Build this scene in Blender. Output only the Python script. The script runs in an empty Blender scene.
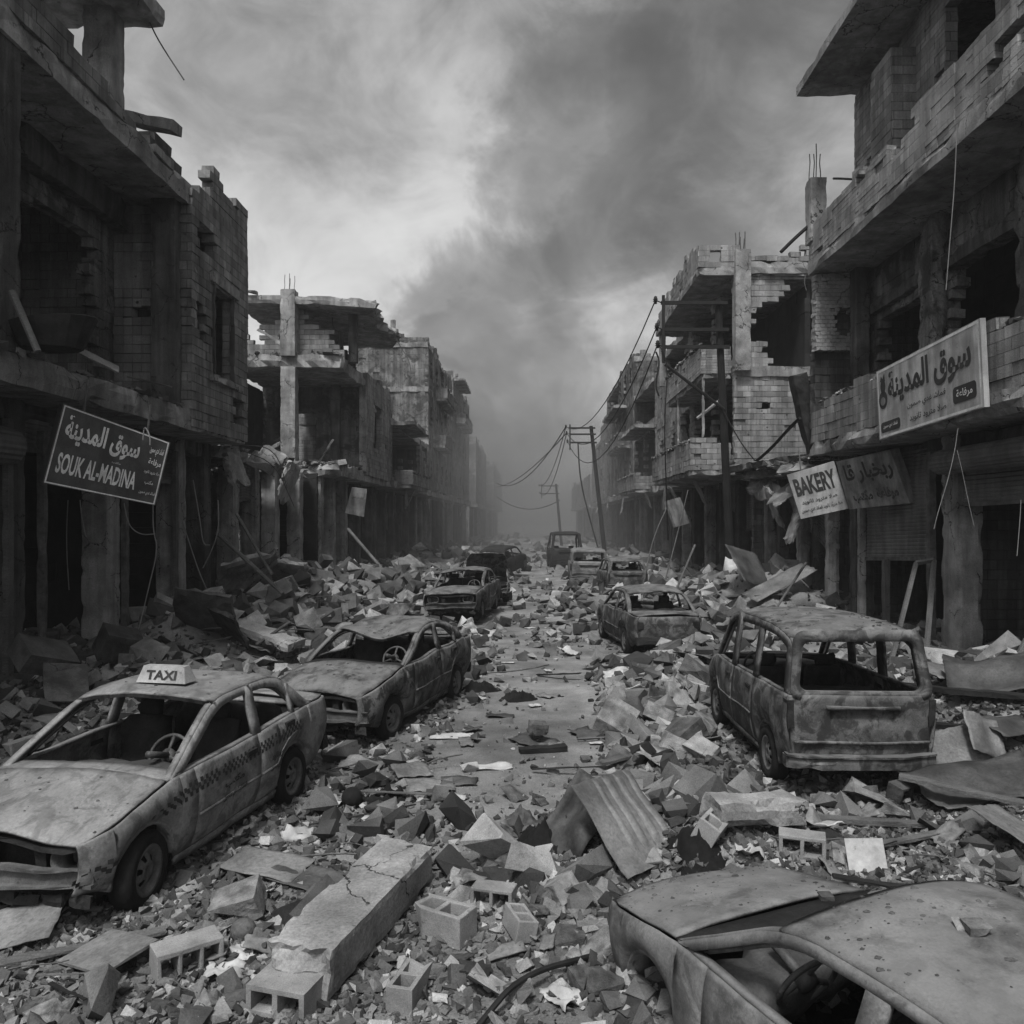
import bpy, bmesh, math, random
import numpy as np
from mathutils import Vector, Matrix, noise

# ------------------------------------------------------------------ camera, world, sun, exposure
SC = bpy.context.scene
COL = SC.collection
RAD = math.radians
F, HC, VX, VY = 800.0, 3.0, 530.0, 520.0          # focal length (pixels), eye height, vanishing point

cam = bpy.data.cameras.new('camera')
cam.sensor_width = 36.0
cam.lens = 36.0 * F / 1024.0
cam.shift_x = -(VX - 512) / 1024.0
cam.shift_y = (VY - 512) / 1024.0
cam.clip_start = 0.05
cam.clip_end = 3000
camo = bpy.data.objects.new('camera', cam)
COL.objects.link(camo)
camo.location = (0, 0, HC)
camo.rotation_euler = (RAD(90), 0, 0)
SC.camera = camo

SUN_EL, SUN_AZ = 60.0, 197.0                      # sun behind the camera's left shoulder, veiled by smoke
SKY_STRENGTH, SUN_STRENGTH, EXPOSURE = 0.106, 2.0, 1.05
SC.view_settings.view_transform = 'Standard'
SC.view_settings.look = 'None'
SC.view_settings.gamma = 1.0
SC.view_settings.exposure = EXPOSURE
SC.cycles.use_denoising = True
SC.cycles.max_bounces = 6
SC.cycles.diffuse_bounces = 3
SC.cycles.glossy_bounces = 2
SC.cycles.volume_bounces = 0
SC.cycles.caustics_reflective = False
SC.cycles.caustics_refractive = False

sun = bpy.data.lights.new('sun', 'SUN')
sun.energy = SUN_STRENGTH
sun.angle = RAD(10)
sun.color = (1.0, 0.995, 0.985)
suno = bpy.data.objects.new('sun', sun)
COL.objects.link(suno)
_d = Vector((math.sin(RAD(SUN_AZ)) * math.cos(RAD(SUN_EL)), math.cos(RAD(SUN_AZ)) * math.cos(RAD(SUN_EL)), math.sin(RAD(SUN_EL))))
suno.rotation_euler = _d.to_track_quat('Z', 'Y').to_euler()
suno.location = (0, 0, 60)


class NT:
    """small helper to write node trees"""
    def __init__(self, tree):
        self.t = tree
        tree.nodes.clear()

    def n(self, kind, **kw):
        nd = self.t.nodes.new(kind)
        ins = kw.pop('ins', {})
        for k, v in kw.items():
            setattr(nd, k, v)
        for k, v in ins.items():
            if isinstance(v, bpy.types.NodeSocket):
                self.t.links.new(v, nd.inputs[k])
            else:
                nd.inputs[k].default_value = v
        return nd

    def math(self, op, a, b=0.0, clamp=False):
        return self.n('ShaderNodeMath', operation=op, use_clamp=clamp, ins={0: a, 1: b}).outputs[0]

    def mapr(self, v, a, b, c=0.0, d=1.0, smooth=True):
        return self.n('ShaderNodeMapRange', interpolation_type='SMOOTHSTEP' if smooth else 'LINEAR',
                      ins={0: v, 1: a, 2: b, 3: c, 4: d}).outputs[0]

    def noise(self, vec, scale, detail=4.0, rough=0.55, dist=0.0):
        return self.n('ShaderNodeTexNoise', ins={'Vector': vec, 'Scale': scale, 'Detail': detail, 'Roughness': rough, 'Distortion': dist})


def pdir(px, py):
    return Vector(((px - VX) / F, 1.0, (VY - py) / F)).normalized()


world = bpy.data.worlds.new('World')
SC.world = world
world.use_nodes = True
W = NT(world.node_tree)
_tc = W.n('ShaderNodeTexCoord').outputs['Generated']
_sky = W.n('ShaderNodeTexSky', sky_type='NISHITA', sun_disc=False, sun_elevation=RAD(SUN_EL), sun_rotation=RAD(SUN_AZ),
           air_density=1.0, dust_density=3.0, ozone_density=1.0)
_bw = W.n('ShaderNodeRGBToBW', ins={0: _sky.outputs[0]}).outputs[0]
_st = W.n('ShaderNodeMapping', ins={'Vector': _tc, 'Scale': (1.0, 1.0, 1.35), 'Rotation': (0.2, 0.5, 0.1)}).outputs[0]
_n1 = W.noise(_st, 2.8, 7.0, 0.55, 0.5)
_n2 = W.noise(_st, 7.0, 7.0, 0.6, 0.9)
_cl = W.math('ADD', W.math('MULTIPLY', _n1.outputs[0], 0.62), W.math('MULTIPLY', _n2.outputs[0], 0.38))
_cl = W.mapr(_cl, 0.36, 0.64, 0.52, 1.30)
_wv = W.n('ShaderNodeVectorMath', operation='SUBTRACT', ins={0: W.noise(_st, 5.0, 8.0, 0.6, 0.4).outputs['Color'], 1: (0.5, 0.5, 0.5)}).outputs[0]
_wv = W.n('ShaderNodeVectorMath', operation='SCALE', ins={0: _wv, 'Scale': 0.36}).outputs[0]
_q = W.n('ShaderNodeVectorMath', operation='NORMALIZE', ins={0: W.n('ShaderNodeVectorMath', operation='ADD', ins={0: _tc, 1: _wv}).outputs[0]}).outputs[0]


def blob(px, py, r0, r1, amt):
    dt = W.n('ShaderNodeVectorMath', operation='DOT_PRODUCT', ins={0: _q, 1: tuple(pdir(px, py))}).outputs['Value']
    return W.mapr(dt, math.cos(r1), math.cos(r0), 0.0, amt)


_sm = None
for _b in ((700, 70, 0.01, 0.15, .34), (640, 150, 0.01, 0.13, .50), (560, 130, 0.01, 0.10, .40), (610, 240, 0.01, 0.12, .52), (720, 220, 0.01, 0.13, .36),
           (540, 290, 0.01, 0.11, .55), (470, 300, 0.01, 0.09, .45), (500, 360, 0.01, 0.10, .58), (570, 350, 0.01, 0.08, .40), (475, 430, 0.02, 0.09, .65), (530, 450, 0.02, 0.08, .45), (510, 500, 0.02, 0.08, .6)):
    _k = blob(*_b)
    _sm = _k if _sm is None else W.math('MAXIMUM', _sm, _k)
_sm = W.math('MULTIPLY', _sm, W.mapr(_n2.outputs[0], 0.3, 0.6, 0.55, 1.0))
_br = W.math('ADD', blob(300, 160, 0.05, 0.3, .16), W.math('ADD', blob(455, 170, 0.01, 0.13, .20), blob(560, 480, 0.01, 0.10, .35)))
_f = W.math('MULTIPLY', W.math('ADD', _cl, _br), W.math('SUBTRACT', 1.0, _sm))
_bg = W.n('ShaderNodeBackground', ins={'Color': W.math('MULTIPLY', _bw, _f), 'Strength': SKY_STRENGTH})
W.n('ShaderNodeOutputWorld', ins={'Surface': _bg.outputs[0]})


# ------------------------------------------------------------------ materials (all greys: the place is ash, soot and bare concrete)
MATS = {}


def grey(v):
    return (v, v, v, 1.0)


def ramp(nt, fac, stops):
    cr = nt.n('ShaderNodeValToRGB', ins={'Fac': fac})
    e = cr.color_ramp.elements
    e[0].position, e[0].color = stops[0][0], grey(stops[0][1])
    e[1].position, e[1].color = stops[-1][0], grey(stops[-1][1])
    for p, v in stops[1:-1]:
        k = e.new(p)
        k.color = grey(v)
    return cr.outputs[0]


def mult(nt, a, b, fac=1.0):
    return nt.n('ShaderNodeMix', data_type='RGBA', blend_type='MULTIPLY', ins={0: fac, 6: a, 7: b}).outputs[2]


def mixc(nt, fac, a, b):
    return nt.n('ShaderNodeMix', data_type='RGBA', ins={0: fac, 6: a, 7: b}).outputs[2]


def material(name, lo, hi, scale=3.0, rough=0.92, bump=0.3, bscale=30.0, bdist=0.02, stain=0.45, stscale=0.6, spec=0.2,
             block=None, dust=0.0, island=0.0, pock=0.0, streak=0.0, metal=0.0, soot=0.0, grain=None, fine=0.35, slo=0.47, crack=0.0, speck=0.5):
    m = bpy.data.materials.new(name)
    m.use_nodes = True
    t = NT(m.node_tree)
    tc = t.n('ShaderNodeTexCoord')
    geo = t.n('ShaderNodeNewGeometry')
    co = tc.outputs['Object']
    oi = t.n('ShaderNodeObjectInfo')
    co = t.n('ShaderNodeVectorMath', operation='ADD', ins={0: co, 1: t.n('ShaderNodeCombineXYZ', ins={0: t.math('MULTIPLY', oi.outputs['Random'], 37.0), 1: t.math('MULTIPLY', oi.outputs['Random'], 11.0)}).outputs[0]}).outputs[0]
    n1 = t.noise(co, scale, 8.0, 0.62)
    mid = (lo + hi) / 2
    col = ramp(t, n1.outputs[0], [(0.28, lo), (0.5, mid), (0.72, hi)])
    height = t.math('MULTIPLY', t.noise(co, bscale, 6.0, 0.65).outputs[0], 1.0)
    if fine:
        fn = t.noise(co, bscale * 2.0, 6.0, 0.75)
        col = mult(t, col, ramp(t, fn.outputs[0], [(0.33, 1.0 - fine), (0.5, 0.95), (0.68, 1.0 + fine * 0.7)]), 1.0)
    if speck and fine:
        sp = t.noise(co, 11.0, 5.0, 0.7)
        col = mult(t, col, ramp(t, sp.outputs[0], [(0.29, 1.0 - speck), (0.38, 1.0), (0.66, 1.0), (0.74, 1.0 + speck * 0.6)]), 1.0)
    if crack:
        wob = t.n('ShaderNodeVectorMath', operation='ADD', ins={0: co, 1: t.n('ShaderNodeVectorMath', operation='SCALE', ins={0: t.noise(co, 3.0, 4.0, 0.7).outputs['Color'], 'Scale': 0.35}).outputs[0]}).outputs[0]
        cv = t.n('ShaderNodeTexVoronoi', feature='DISTANCE_TO_EDGE', ins={'Vector': wob, 'Scale': 1.25}).outputs['Distance']
        ck = t.math('MULTIPLY', t.mapr(cv, 0.004, 0.014, 1.0, 0.0), t.mapr(t.noise(co, 1.1, 2.0).outputs[0], 0.47, 0.53))
        col = mixc(t, t.math('MULTIPLY', ck, crack), col, grey(0.012))
        height = t.math('SUBTRACT', height, t.math('MULTIPLY', ck, 1.5))
    if grain:
        gv = t.n('ShaderNodeMapping', ins={'Vector': co, 'Scale': grain}).outputs[0]
        g = t.noise(gv, 6.0, 5.0, 0.6)
        col = mult(t, col, ramp(t, g.outputs[0], [(0.3, 0.45), (0.7, 1.0)]), 0.8)
        height = t.math('ADD', height, t.math('MULTIPLY', g.outputs[0], 0.8))
    if block:
        uv = tc.outputs['UV']
        bt = t.n('ShaderNodeTexBrick', offset=0.5, ins={'Vector': uv, 'Color1': grey(1.1), 'Color2': grey(0.6), 'Mortar': grey(block[2]),
                 'Scale': 1.0, 'Mortar Size': 0.009, 'Mortar Smooth': 0.3, 'Bias': 0.1, 'Brick Width': block[0], 'Row Height': block[1]})
        vis = t.mapr(t.noise(co, 0.9, 4.0, 0.6).outputs[0], 0.34, 0.52, block[3], 1.0)
        col = mult(t, col, bt.outputs['Color'], vis)
        height = t.math('SUBTRACT', height, t.math('MULTIPLY', t.math('MULTIPLY', bt.outputs['Fac'], vis), 2.2))
    if island:
        col = mult(t, col, ramp(t, geo.outputs['Random Per Island'], [(0.0, 0.16), (0.45, 0.62), (0.82, 1.15), (0.95, 2.4)]), 1.0)
    if stain:
        s = t.noise(co, stscale, 5.0, 0.6, 0.3)
        col = mult(t, col, ramp(t, s.outputs[0], [(0.36, 1.0 - stain), (0.58, 1.0)]), 1.0)
    if streak:
        sv = t.n('ShaderNodeMapping', ins={'Vector': co, 'Scale': (2.2, 2.2, 0.18)}).outputs[0]
        s = t.noise(sv, 2.0, 5.0, 0.6)
        col = mult(t, col, ramp(t, s.outputs[0], [(0.4, 1.0 - streak), (0.6, 1.0)]), 1.0)
    if soot:
        s = t.noise(co, stscale * 2.7, 6.0, 0.66, 0.6)
        col = mixc(t, t.mapr(s.outputs[0], slo, slo + 0.13, 0.0, soot), col, grey(0.012))
    if pock:
        v = t.n('ShaderNodeTexVoronoi', ins={'Vector': co, 'Scale': 2.6}).outputs['Distance']
        pk = t.mapr(v, 0.05, 0.12, 1.0, 0.0)
        pk = t.math('MULTIPLY', pk, t.mapr(t.noise(co, 0.8, 2.0).outputs[0], 0.45, 0.55))
        col = mixc(t, t.math('MULTIPLY', pk, pock), col, grey(0.02))
        height = t.math('SUBTRACT', height, t.math('MULTIPLY', pk, 1.5))
    if dust:
        nz = t.n('ShaderNodeSeparateXYZ', ins={0: geo.outputs['Normal']}).outputs[2]
        d = t.math('MULTIPLY', t.mapr(nz, 0.35, 0.95, 0.0, dust), t.mapr(t.noise(co, 2.2, 7.0, 0.7).outputs[0], 0.36, 0.58))
        col = mixc(t, d, col, grey(0.16))
    bp = t.n('ShaderNodeBump', ins={'Strength': bump, 'Distance': bdist, 'Height': height})
    b = t.n('ShaderNodeBsdfPrincipled', ins={'Base Color': col, 'Roughness': rough, 'Specular IOR Level': spec, 'Metallic': metal, 'Normal': bp.outputs[0]})
    t.n('ShaderNodeOutputMaterial', ins={'Surface': b.outputs[0]})
    MATS[name] = m
    return m


material('concrete', lo=0.17, hi=0.38, scale=2.0, crack=.9, stain=0.5, stscale=0.7, pock=0.5, streak=0.35, bump=0.5)
material('concrete_pale', lo=0.14, hi=0.32, scale=2.4, crack=.9, stain=0.35, stscale=1.2, bump=0.5, bscale=22)
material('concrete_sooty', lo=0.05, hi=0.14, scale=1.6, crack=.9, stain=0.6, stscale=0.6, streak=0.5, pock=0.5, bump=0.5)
material('blockwork', 0.17, 0.34, 1.8, block=(0.4, 0.2, 0.35, 0.05), stain=0.5, stscale=0.45, pock=0.7, streak=0.4, bump=0.6)
material('blockwork_pale', 0.22, 0.38, 1.8, block=(0.4, 0.2, 0.4, 0.05), stain=0.4, stscale=0.4, pock=0.8, streak=0.35, bump=0.6)
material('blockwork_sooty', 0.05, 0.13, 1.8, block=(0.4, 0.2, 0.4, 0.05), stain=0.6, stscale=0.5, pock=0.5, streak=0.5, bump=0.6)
material('plaster', lo=0.12, hi=0.26, scale=0.9, crack=.9, stain=0.6, stscale=0.5, soot=0.7, streak=0.5, bump=0.4, bscale=14)
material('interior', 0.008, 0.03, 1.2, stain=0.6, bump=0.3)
material('ground', 0.09, 0.26, 1.3, stain=0.45, stscale=0.35, bump=0.9, bscale=26, bdist=0.03)
material('stone', 0.075, 0.18, 4.0, island=0.6, stain=0.25, stscale=1.0, bump=0.5, bscale=40, bdist=0.01)
material('chunk', 0.11, 0.27, 3.0, stain=0.6, stscale=1.5, bump=0.7, bscale=20, bdist=0.02)
material('chunk_dark', 0.04, 0.12, 3.0, stain=0.5, stscale=1.5, bump=0.7, bscale=20, bdist=0.02)
material('cinder', 0.15, 0.28, 5.0, stain=0.3, stscale=2.0, bump=0.6, bscale=60, bdist=0.006)
material('taxi_paint', lo=0.13, hi=0.24, scale=2.5, fine=.3, rough=0.6, stain=0.35, stscale=1.6, bump=0.12, bscale=20, dust=0.4, soot=0.55, spec=0.3)
material('burnt_paint', slo=.45, lo=0.045, hi=0.16, scale=3.5, fine=.3, rough=0.75, stain=0.45, stscale=1.8, bump=0.25, bscale=28, dust=0.55, soot=0.9, spec=0.25)
material('van_paint', lo=0.035, hi=0.17, scale=3.2, fine=.3, slo=.43, rough=0.72, stain=0.4, stscale=1.7, bump=0.25, bscale=28, dust=0.5, soot=0.8, spec=0.25)
material('near_paint', lo=0.085, hi=0.19, scale=3.0, fine=.3, rough=0.7, stain=0.4, stscale=1.4, bump=0.2, bscale=30, dust=0.5, soot=0.45, spec=0.25)
material('scorched', 0.006, 0.03, 5.0, rough=0.85, stain=0.3, bump=0.4, bscale=30)
material('rubber', 0.006, 0.016, 8.0, rough=0.9, stain=0.3, bump=0.3)
material('rim_metal', 0.05, 0.14, 8.0, rough=0.6, stain=0.3, stscale=4, bump=0.2)
material('rusty_steel', 0.04, 0.13, 6.0, rough=0.75, stain=0.4, stscale=2, bump=0.4, bscale=50, bdist=0.005)
material('sheet_metal', 0.08, 0.19, 2.5, rough=0.55, stain=0.5, stscale=1.3, bump=0.2, bscale=18, spec=0.35)
material('sheet_dark', 0.03, 0.10, 2.5, rough=0.6, stain=0.5, stscale=1.3, bump=0.3, bscale=18)
material('shutter_metal', 0.08, 0.16, 2.5, rough=0.6, stain=0.4, stscale=0.9, bump=0.1, streak=0.4, spec=0.3)
material('wood', 0.07, 0.17, 2.0, rough=0.85, stain=0.3, bump=0.5, bscale=30, grain=(1.0, 14.0, 14.0))
material('wood_dark', 0.008, 0.03, 2.0, rough=0.85, stain=0.3, bump=0.5, bscale=30, grain=(1.0, 14.0, 14.0))
material('paper', 0.27, 0.46, 4.0, rough=0.9, fine=.15, stain=0.25, stscale=3, bump=0.2, bscale=12)
material('cardboard', 0.10, 0.20, 3.0, rough=0.95, stain=0.4, stscale=1.6, bump=0.2, bscale=14)
material('cloth_black', 0.004, 0.012, 6.0, rough=0.95, stain=0.3, bump=0.5, bscale=14)
material('wire', lo=0.006, hi=0.015, scale=6.0, fine=0, rough=0.7, stain=0.0, bump=0.0)
material('wire_pale', lo=0.12, hi=0.2, scale=6.0, fine=0, rough=0.7, stain=0.0, bump=0.0)
material('sign_dark', 0.045, 0.075, 3.0, fine=.2, rough=0.6, stain=0.3, stscale=2, bump=0.05, streak=0.3)
material('sign_pale', 0.33, 0.46, 2.0, fine=.2, rough=0.65, stain=0.35, stscale=1.6, bump=0.05, streak=0.35)
material('sign_worn', 0.15, 0.30, 2.5, fine=.2, rough=0.7, stain=0.5, stscale=1.6, bump=0.1, streak=0.4)
material('letter_pale', 0.50, 0.66, 5.0, rough=0.7, stain=0.3, stscale=3, bump=0.0)
material('letter_dark', lo=0.02, hi=0.035, scale=5.0, fine=0, rough=0.7, stain=0.0, bump=0.0)
material('pole_wood', 0.008, 0.022, 2.0, rough=0.9, stain=0.3, bump=0.5, bscale=30, grain=(14.0, 14.0, 1.0))
material('vinyl', 0.03, 0.075, 5.0, rough=0.6, stain=0.4, stscale=3, bump=0.3, spec=0.35)
material('seat_cloth', 0.01, 0.035, 5.0, rough=0.95, stain=0.4, stscale=2, bump=0.4)


# ------------------------------------------------------------------ mesh helpers
def nz(p, s=1.0, o=0.0):
    return noise.noise(Vector((p[0] * s + o, p[1] * s - o * 0.7, p[2] * s + o * 1.3)))


class MB:
    def __init__(self):
        self.v, self.f = [], []

    def quad(self, a, b, c, d):
        i = len(self.v)
        self.v += [Vector(a), Vector(b), Vector(c), Vector(d)]
        self.f.append((i, i + 1, i + 2, i + 3))

    def grid(self, fn, us, vs, skip=None):
        base = len(self.v)
        nu, nv = len(us), len(vs)
        for u in us:
            for v in vs:
                self.v.append(Vector(fn(u, v)))
        for i in range(nu - 1):
            for j in range(nv - 1):
                if skip and skip(i, j):
                    continue
                a = base + i * nv + j
                self.f.append((a, a + nv, a + nv + 1, a + 1))

    def strip(self, A, B, closed=False):
        base = len(self.v)
        n = len(A)
        self.v += [Vector(p) for p in A] + [Vector(p) for p in B]
        for i in range(n if closed else n - 1):
            j = (i + 1) % n
            self.f.append((base + i, base + j, base + n + j, base + n + i))

    def fan(self, pts):
        base = len(self.v)
        self.v += [Vector(p) for p in pts]
        self.f.append(tuple(range(base, base + len(pts))))

    def box(self, c, s, rot=None):
        rbox(self, c, s, rot, seg=99, jit=0, chip=0)

    def tube(self, pts, r, sides=6, r1=None, cap=True):
        pts = [Vector(p) for p in pts]
        n = len(pts)
        base = len(self.v)
        up = Vector((0.13, 0.21, 1)).normalized()
        for i, p in enumerate(pts):
            d = (pts[min(i + 1, n - 1)] - pts[max(i - 1, 0)]).normalized()
            a = d.cross(up)
            if a.length < 0.05:
                a = d.cross(Vector((1, 0, 0)))
            a.normalize()
            b = d.cross(a)
            rr = r if r1 is None else r + (r1 - r) * i / (n - 1)
            for k in range(sides):
                t = 2 * math.pi * k / sides
                self.v.append(p + (a * math.cos(t) + b * math.sin(t)) * rr)
        for i in range(n - 1):
            for k in range(sides):
                k2 = (k + 1) % sides
                self.f.append((base + i * sides + k, base + i * sides + k2, base + (i + 1) * sides + k2, base + (i + 1) * sides + k))
        if cap:
            self.f.append(tuple(base + k for k in range(sides))[::-1])
            self.f.append(tuple(base + (n - 1) * sides + k for k in range(sides)))

    def lathe(self, prof, n=24, axis='y', c=(0, 0, 0)):
        base = len(self.v)
        m = len(prof)
        for k in range(n):
            t = 2 * math.pi * k / n
            for r, h in prof:
                if axis == 'y':
                    p = (r * math.cos(t), h, r * math.sin(t))
                elif axis == 'z':
                    p = (r * math.cos(t), r * math.sin(t), h)
                else:
                    p = (h, r * math.cos(t), r * math.sin(t))
                self.v.append(Vector(p) + Vector(c))
        for k in range(n):
            k2 = (k + 1) % n
            for j in range(m - 1):
                self.f.append((base + k * m + j, base + k2 * m + j, base + k2 * m + j + 1, base + k * m + j + 1))

    def xf(self, mat, start=0):
        for i in range(start, len(self.v)):
            self.v[i] = mat @ self.v[i]

    def build(self, name, mat, parent=None, origin=None, smooth=False, solid=0.0, sub=0, uv=False, deform=None, bevel=0.0, auto=None):
        v = self.v
        if deform:
            v = [deform(Vector(p)) for p in v]
        if origin is None:
            if parent is None:
                xs = [p.x for p in v]
                ys = [p.y for p in v]
                origin = Vector(((min(xs) + max(xs)) / 2, (min(ys) + max(ys)) / 2, min(p.z for p in v)))
            else:
                origin = Vector((0, 0, 0))
        else:
            origin = Vector(origin)
        me = bpy.data.meshes.new(name)
        me.from_pydata([(p.x - origin.x, p.y - origin.y, p.z - origin.z) for p in v], [], self.f)
        if uv:
            l = me.uv_layers.new(name='UVMap')
            for poly in me.polygons:
                n = poly.normal
                ax = max(range(3), key=lambda k: abs(n[k]))
                for li in poly.loop_indices:
                    p = v[me.loops[li].vertex_index]
                    l.data[li].uv = (p.x, p.y) if ax == 2 else ((p.y, p.z) if ax == 0 else (p.x, p.z))
        me.materials.append(MATS[mat] if isinstance(mat, str) else mat)
        if smooth:
            me.polygons.foreach_set('use_smooth', [True] * len(me.polygons))
        me.update()
        o = bpy.data.objects.new(name, me)
        COL.objects.link(o)
        if parent is not None:
            o.parent = parent
        else:
            o.location = origin
        if sub:
            s = o.modifiers.new('sub', 'SUBSURF')
            s.levels = s.render_levels = sub
        if solid:
            s = o.modifiers.new('solid', 'SOLIDIFY')
            s.thickness = solid
            s.offset = 0
        if bevel:
            s = o.modifiers.new('bev', 'BEVEL')
            s.width = bevel
            s.segments = 2
            s.limit_method = 'ANGLE'
        return o


def tag(o, label, cat, group=None, kind=None):
    if label:
        o['label'] = label
    if cat:
        o['category'] = cat
    if group:
        o['group'] = group
    if kind or cat:
        o['kind'] = kind or 'thing'
    return o


def empty(name, loc, label=None, cat=None, group=None, rz=0.0):
    o = bpy.data.objects.new(name, None)
    COL.objects.link(o)
    o.location = loc
    o.rotation_euler = (0, 0, rz)
    o.empty_display_size = 0.3
    return tag(o, label, cat, group)


def copy_tree(o, parent=None):
    c = o.copy()
    COL.objects.link(c)
    if parent is not None:
        c.parent = parent
    for ch in list(o.children):
        copy_tree(ch, c)
    return c


def rbox(mb, c, size, rot=None, seg=0.35, jit=0.012, chip=0.035, rag=None, seed=0.0, bend=None, ragf=0.9):
    """box with worn edges and, where asked, ragged sides. rag: {'+x': amount, ...}"""
    n = [max(1, min(44, int(math.ceil(s / seg)))) for s in size]
    idx = {}
    c = Vector(c)
    h = [s / 2 for s in size]

    def vert(i, j, k):
        key = (i, j, k)
        if key in idx:
            return idx[key]
        fr = [i / n[0], j / n[1], k / n[2]]
        p = [(fr[a] * 2 - 1) * h[a] for a in range(3)]
        wp = (p[0] + c.x, p[1] + c.y, p[2] + c.z)
        ext = [(-1 if (i, j, k)[a] == 0 else (1 if (i, j, k)[a] == n[a] else 0)) for a in range(3)]
        if chip and sum(1 for e in ext if e) >= 2:
            am = 0.12 * chip * (1 + nz(wp, 9.0, seed)) + chip * 2.6 * max(0.0, nz(wp, 2.3, seed) - 0.12) + chip * 1.5 * max(0.0, nz(wp, 6.5, seed) - 0.15)
            for a in range(3):
                p[a] -= ext[a] * min(am, h[a] * 0.5) * (1.0 + 0.6 * nz(wp, 11.0, seed + a))
        if rag:
            for side, am in rag.items():
                a = 'xyz'.index(side[1])
                sg = 1 if side[0] == '+' else -1
                q = list(wp)
                q[a] = 3.7 * sg
                q2 = list(wp)
                q2[a] = 0.35 * wp[a]
                v = 0.62 * (nz(q, ragf, seed + 5) + 0.5) + 0.38 * (nz(q2, ragf * 3.7, seed + 9) + 0.5)
                w = fr[a] if sg > 0 else 1 - fr[a]
                p[a] -= sg * am * max(0.0, v) * w * w
        if jit:
            p = [p[a] + jit * (0.45 * nz(wp, 1.3, seed + 1 + a) + 0.75 * nz(wp, 6.7, seed + 4 + a)) for a in range(3)]
        v = Vector(p)
        if bend:
            v = bend(v)
        if rot is not None:
            v = rot @ v
        idx[key] = len(mb.v)
        mb.v.append(v + c)
        return idx[key]

    for a in range(3):
        b, d = (a + 1) % 3, (a + 2) % 3
        for side in (0, n[a]):
            for i in range(n[b]):
                for j in range(n[d]):
                    q = []
                    for (ii, jj) in ((i, j), (i + 1, j), (i + 1, j + 1), (i, j + 1)):
                        k = [0, 0, 0]
                        k[a], k[b], k[d] = side, ii, jj
                        q.append(vert(*k))
                    mb.f.append(tuple(q) if side else tuple(q[::-1]))


def rb(x0, x1, y0, y1, z0, z1):
    return ((x0 + x1) / 2, (y0 + y1) / 2, (z0 + z1) / 2), (abs(x1 - x0), abs(y1 - y0), abs(z1 - z0))


def bwall(mb, O, U, N, w, h, keep, t=0.2, cw=0.4, ch=0.2, jit=0.03, seed=1):
    """masonry wall laid block by block; blocks for which keep(u, v) is False are missing"""
    O, U, N = Vector(O), Vector(U).normalized(), Vector(N).normalized()
    Z = Vector((0, 0, 1))
    rnd = random.Random(seed)
    rows = int(round(h / ch))
    cells = {}
    for r in range(rows):
        u = -cw / 2 if r % 2 else 0.0
        c = 0
        while u < w - 0.02:
            a, b = max(0.0, u), min(w, u + cw)
            iv = [(a, b)]
            vc = (r + 0.5) * ch
            for (h0, h1, g0, g1) in getattr(keep, 'cuts', ()):
                if g0 < vc < g1:
                    iv = [q for (x, y) in iv for q in ((x, min(y, h0)), (max(x, h1), y)) if q[1] - q[0] > 0.03]
            for q in iv:
                if q[1] - q[0] > 0.03 and keep((q[0] + q[1]) / 2, vc):
                    cells.setdefault((r, c), []).append(q)
            u += cw
            c += 1

    def has(r, u):
        if r < 0 or r >= rows or u < 0 or u > w:
            return False
        off = cw / 2 if r % 2 else 0.0
        return any(x - .001 <= u <= y + .001 for x, y in cells.get((r, int((u + off) // cw)), ()))

    for (r, c), a, b in [(k, x, y) for k, q in cells.items() for x, y in q]:
        v0, v1 = r * ch, (r + 1) * ch
        d = rnd.uniform(-0.008, 0.008) - (rnd.uniform(.02, .07) if rnd.random() < .035 else 0)
        up = not (has(r + 1, a + 0.01) and has(r + 1, b - 0.01))
        dn = not (has(r - 1, a + 0.01) and has(r - 1, b - 0.01))
        lf = not has(r, a - 0.015)
        rt = not has(r, b + 0.015)
        j = jit if (up or dn or lf or rt) else 0.0
        g = 0.004
        pm = O + U * ((a + b) / 2) + Z * v0
        if noise.noise(Vector((pm.x * .55 + 7, pm.y * .55, pm.z * .6))) + .35 * noise.noise(Vector((pm.x * 2.1, pm.y * 2.1, pm.z * 2.1))) > .06:
            g, d = 0.0, .012                # plaster still covers the joints here

        def pt(u, v, k, el, eu):
            uu = u + (rnd.uniform(-j, j * 0.4) * (-1 if u == a else 1) if el else 0)
            vv = v + (rnd.uniform(-j, j * 0.4) * (1 if v == v1 else -1) if eu else 0)
            if k == 0:
                uu += g if u == a else -g
                vv += g if v == v0 else -g
            return O + U * uu + Z * vv + N * (d if k == 0 else -t)

        q = []
        for k in (0, 1):
            q += [pt(a, v0, k, lf, dn), pt(b, v0, k, rt, dn), pt(b, v1, k, rt, up), pt(a, v1, k, lf, up)]
        base = len(mb.v)
        mb.v += q
        F_ = lambda *i: mb.f.append(tuple(base + x for x in i))
        F_(0, 1, 2, 3)
        F_(5, 4, 7, 6)
        F_(3, 2, 6, 7)
        F_(1, 0, 4, 5)
        F_(0, 3, 7, 4)
        F_(2, 1, 5, 6)


def chaikin(p, n=2):
    for _ in range(n):
        q = [p[0]]
        for a, b in zip(p, p[1:]):
            q.append(tuple(a[i] * 0.75 + b[i] * 0.25 for i in range(len(a))))
            q.append(tuple(a[i] * 0.25 + b[i] * 0.75 for i in range(len(a))))
        q.append(p[-1])
        p = q
    return p


def lin(pts, x):
    if x <= pts[0][0]:
        return pts[0][1]
    for (a, va), (b, vb) in zip(pts, pts[1:]):
        if x <= b:
            return va + (vb - va) * (x - a) / (b - a)
    return pts[-1][1]


def sstep(a, b, x):
    t = max(0.0, min(1.0, (x - a) / (b - a)))
    return t * t * (3 - 2 * t)


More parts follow.
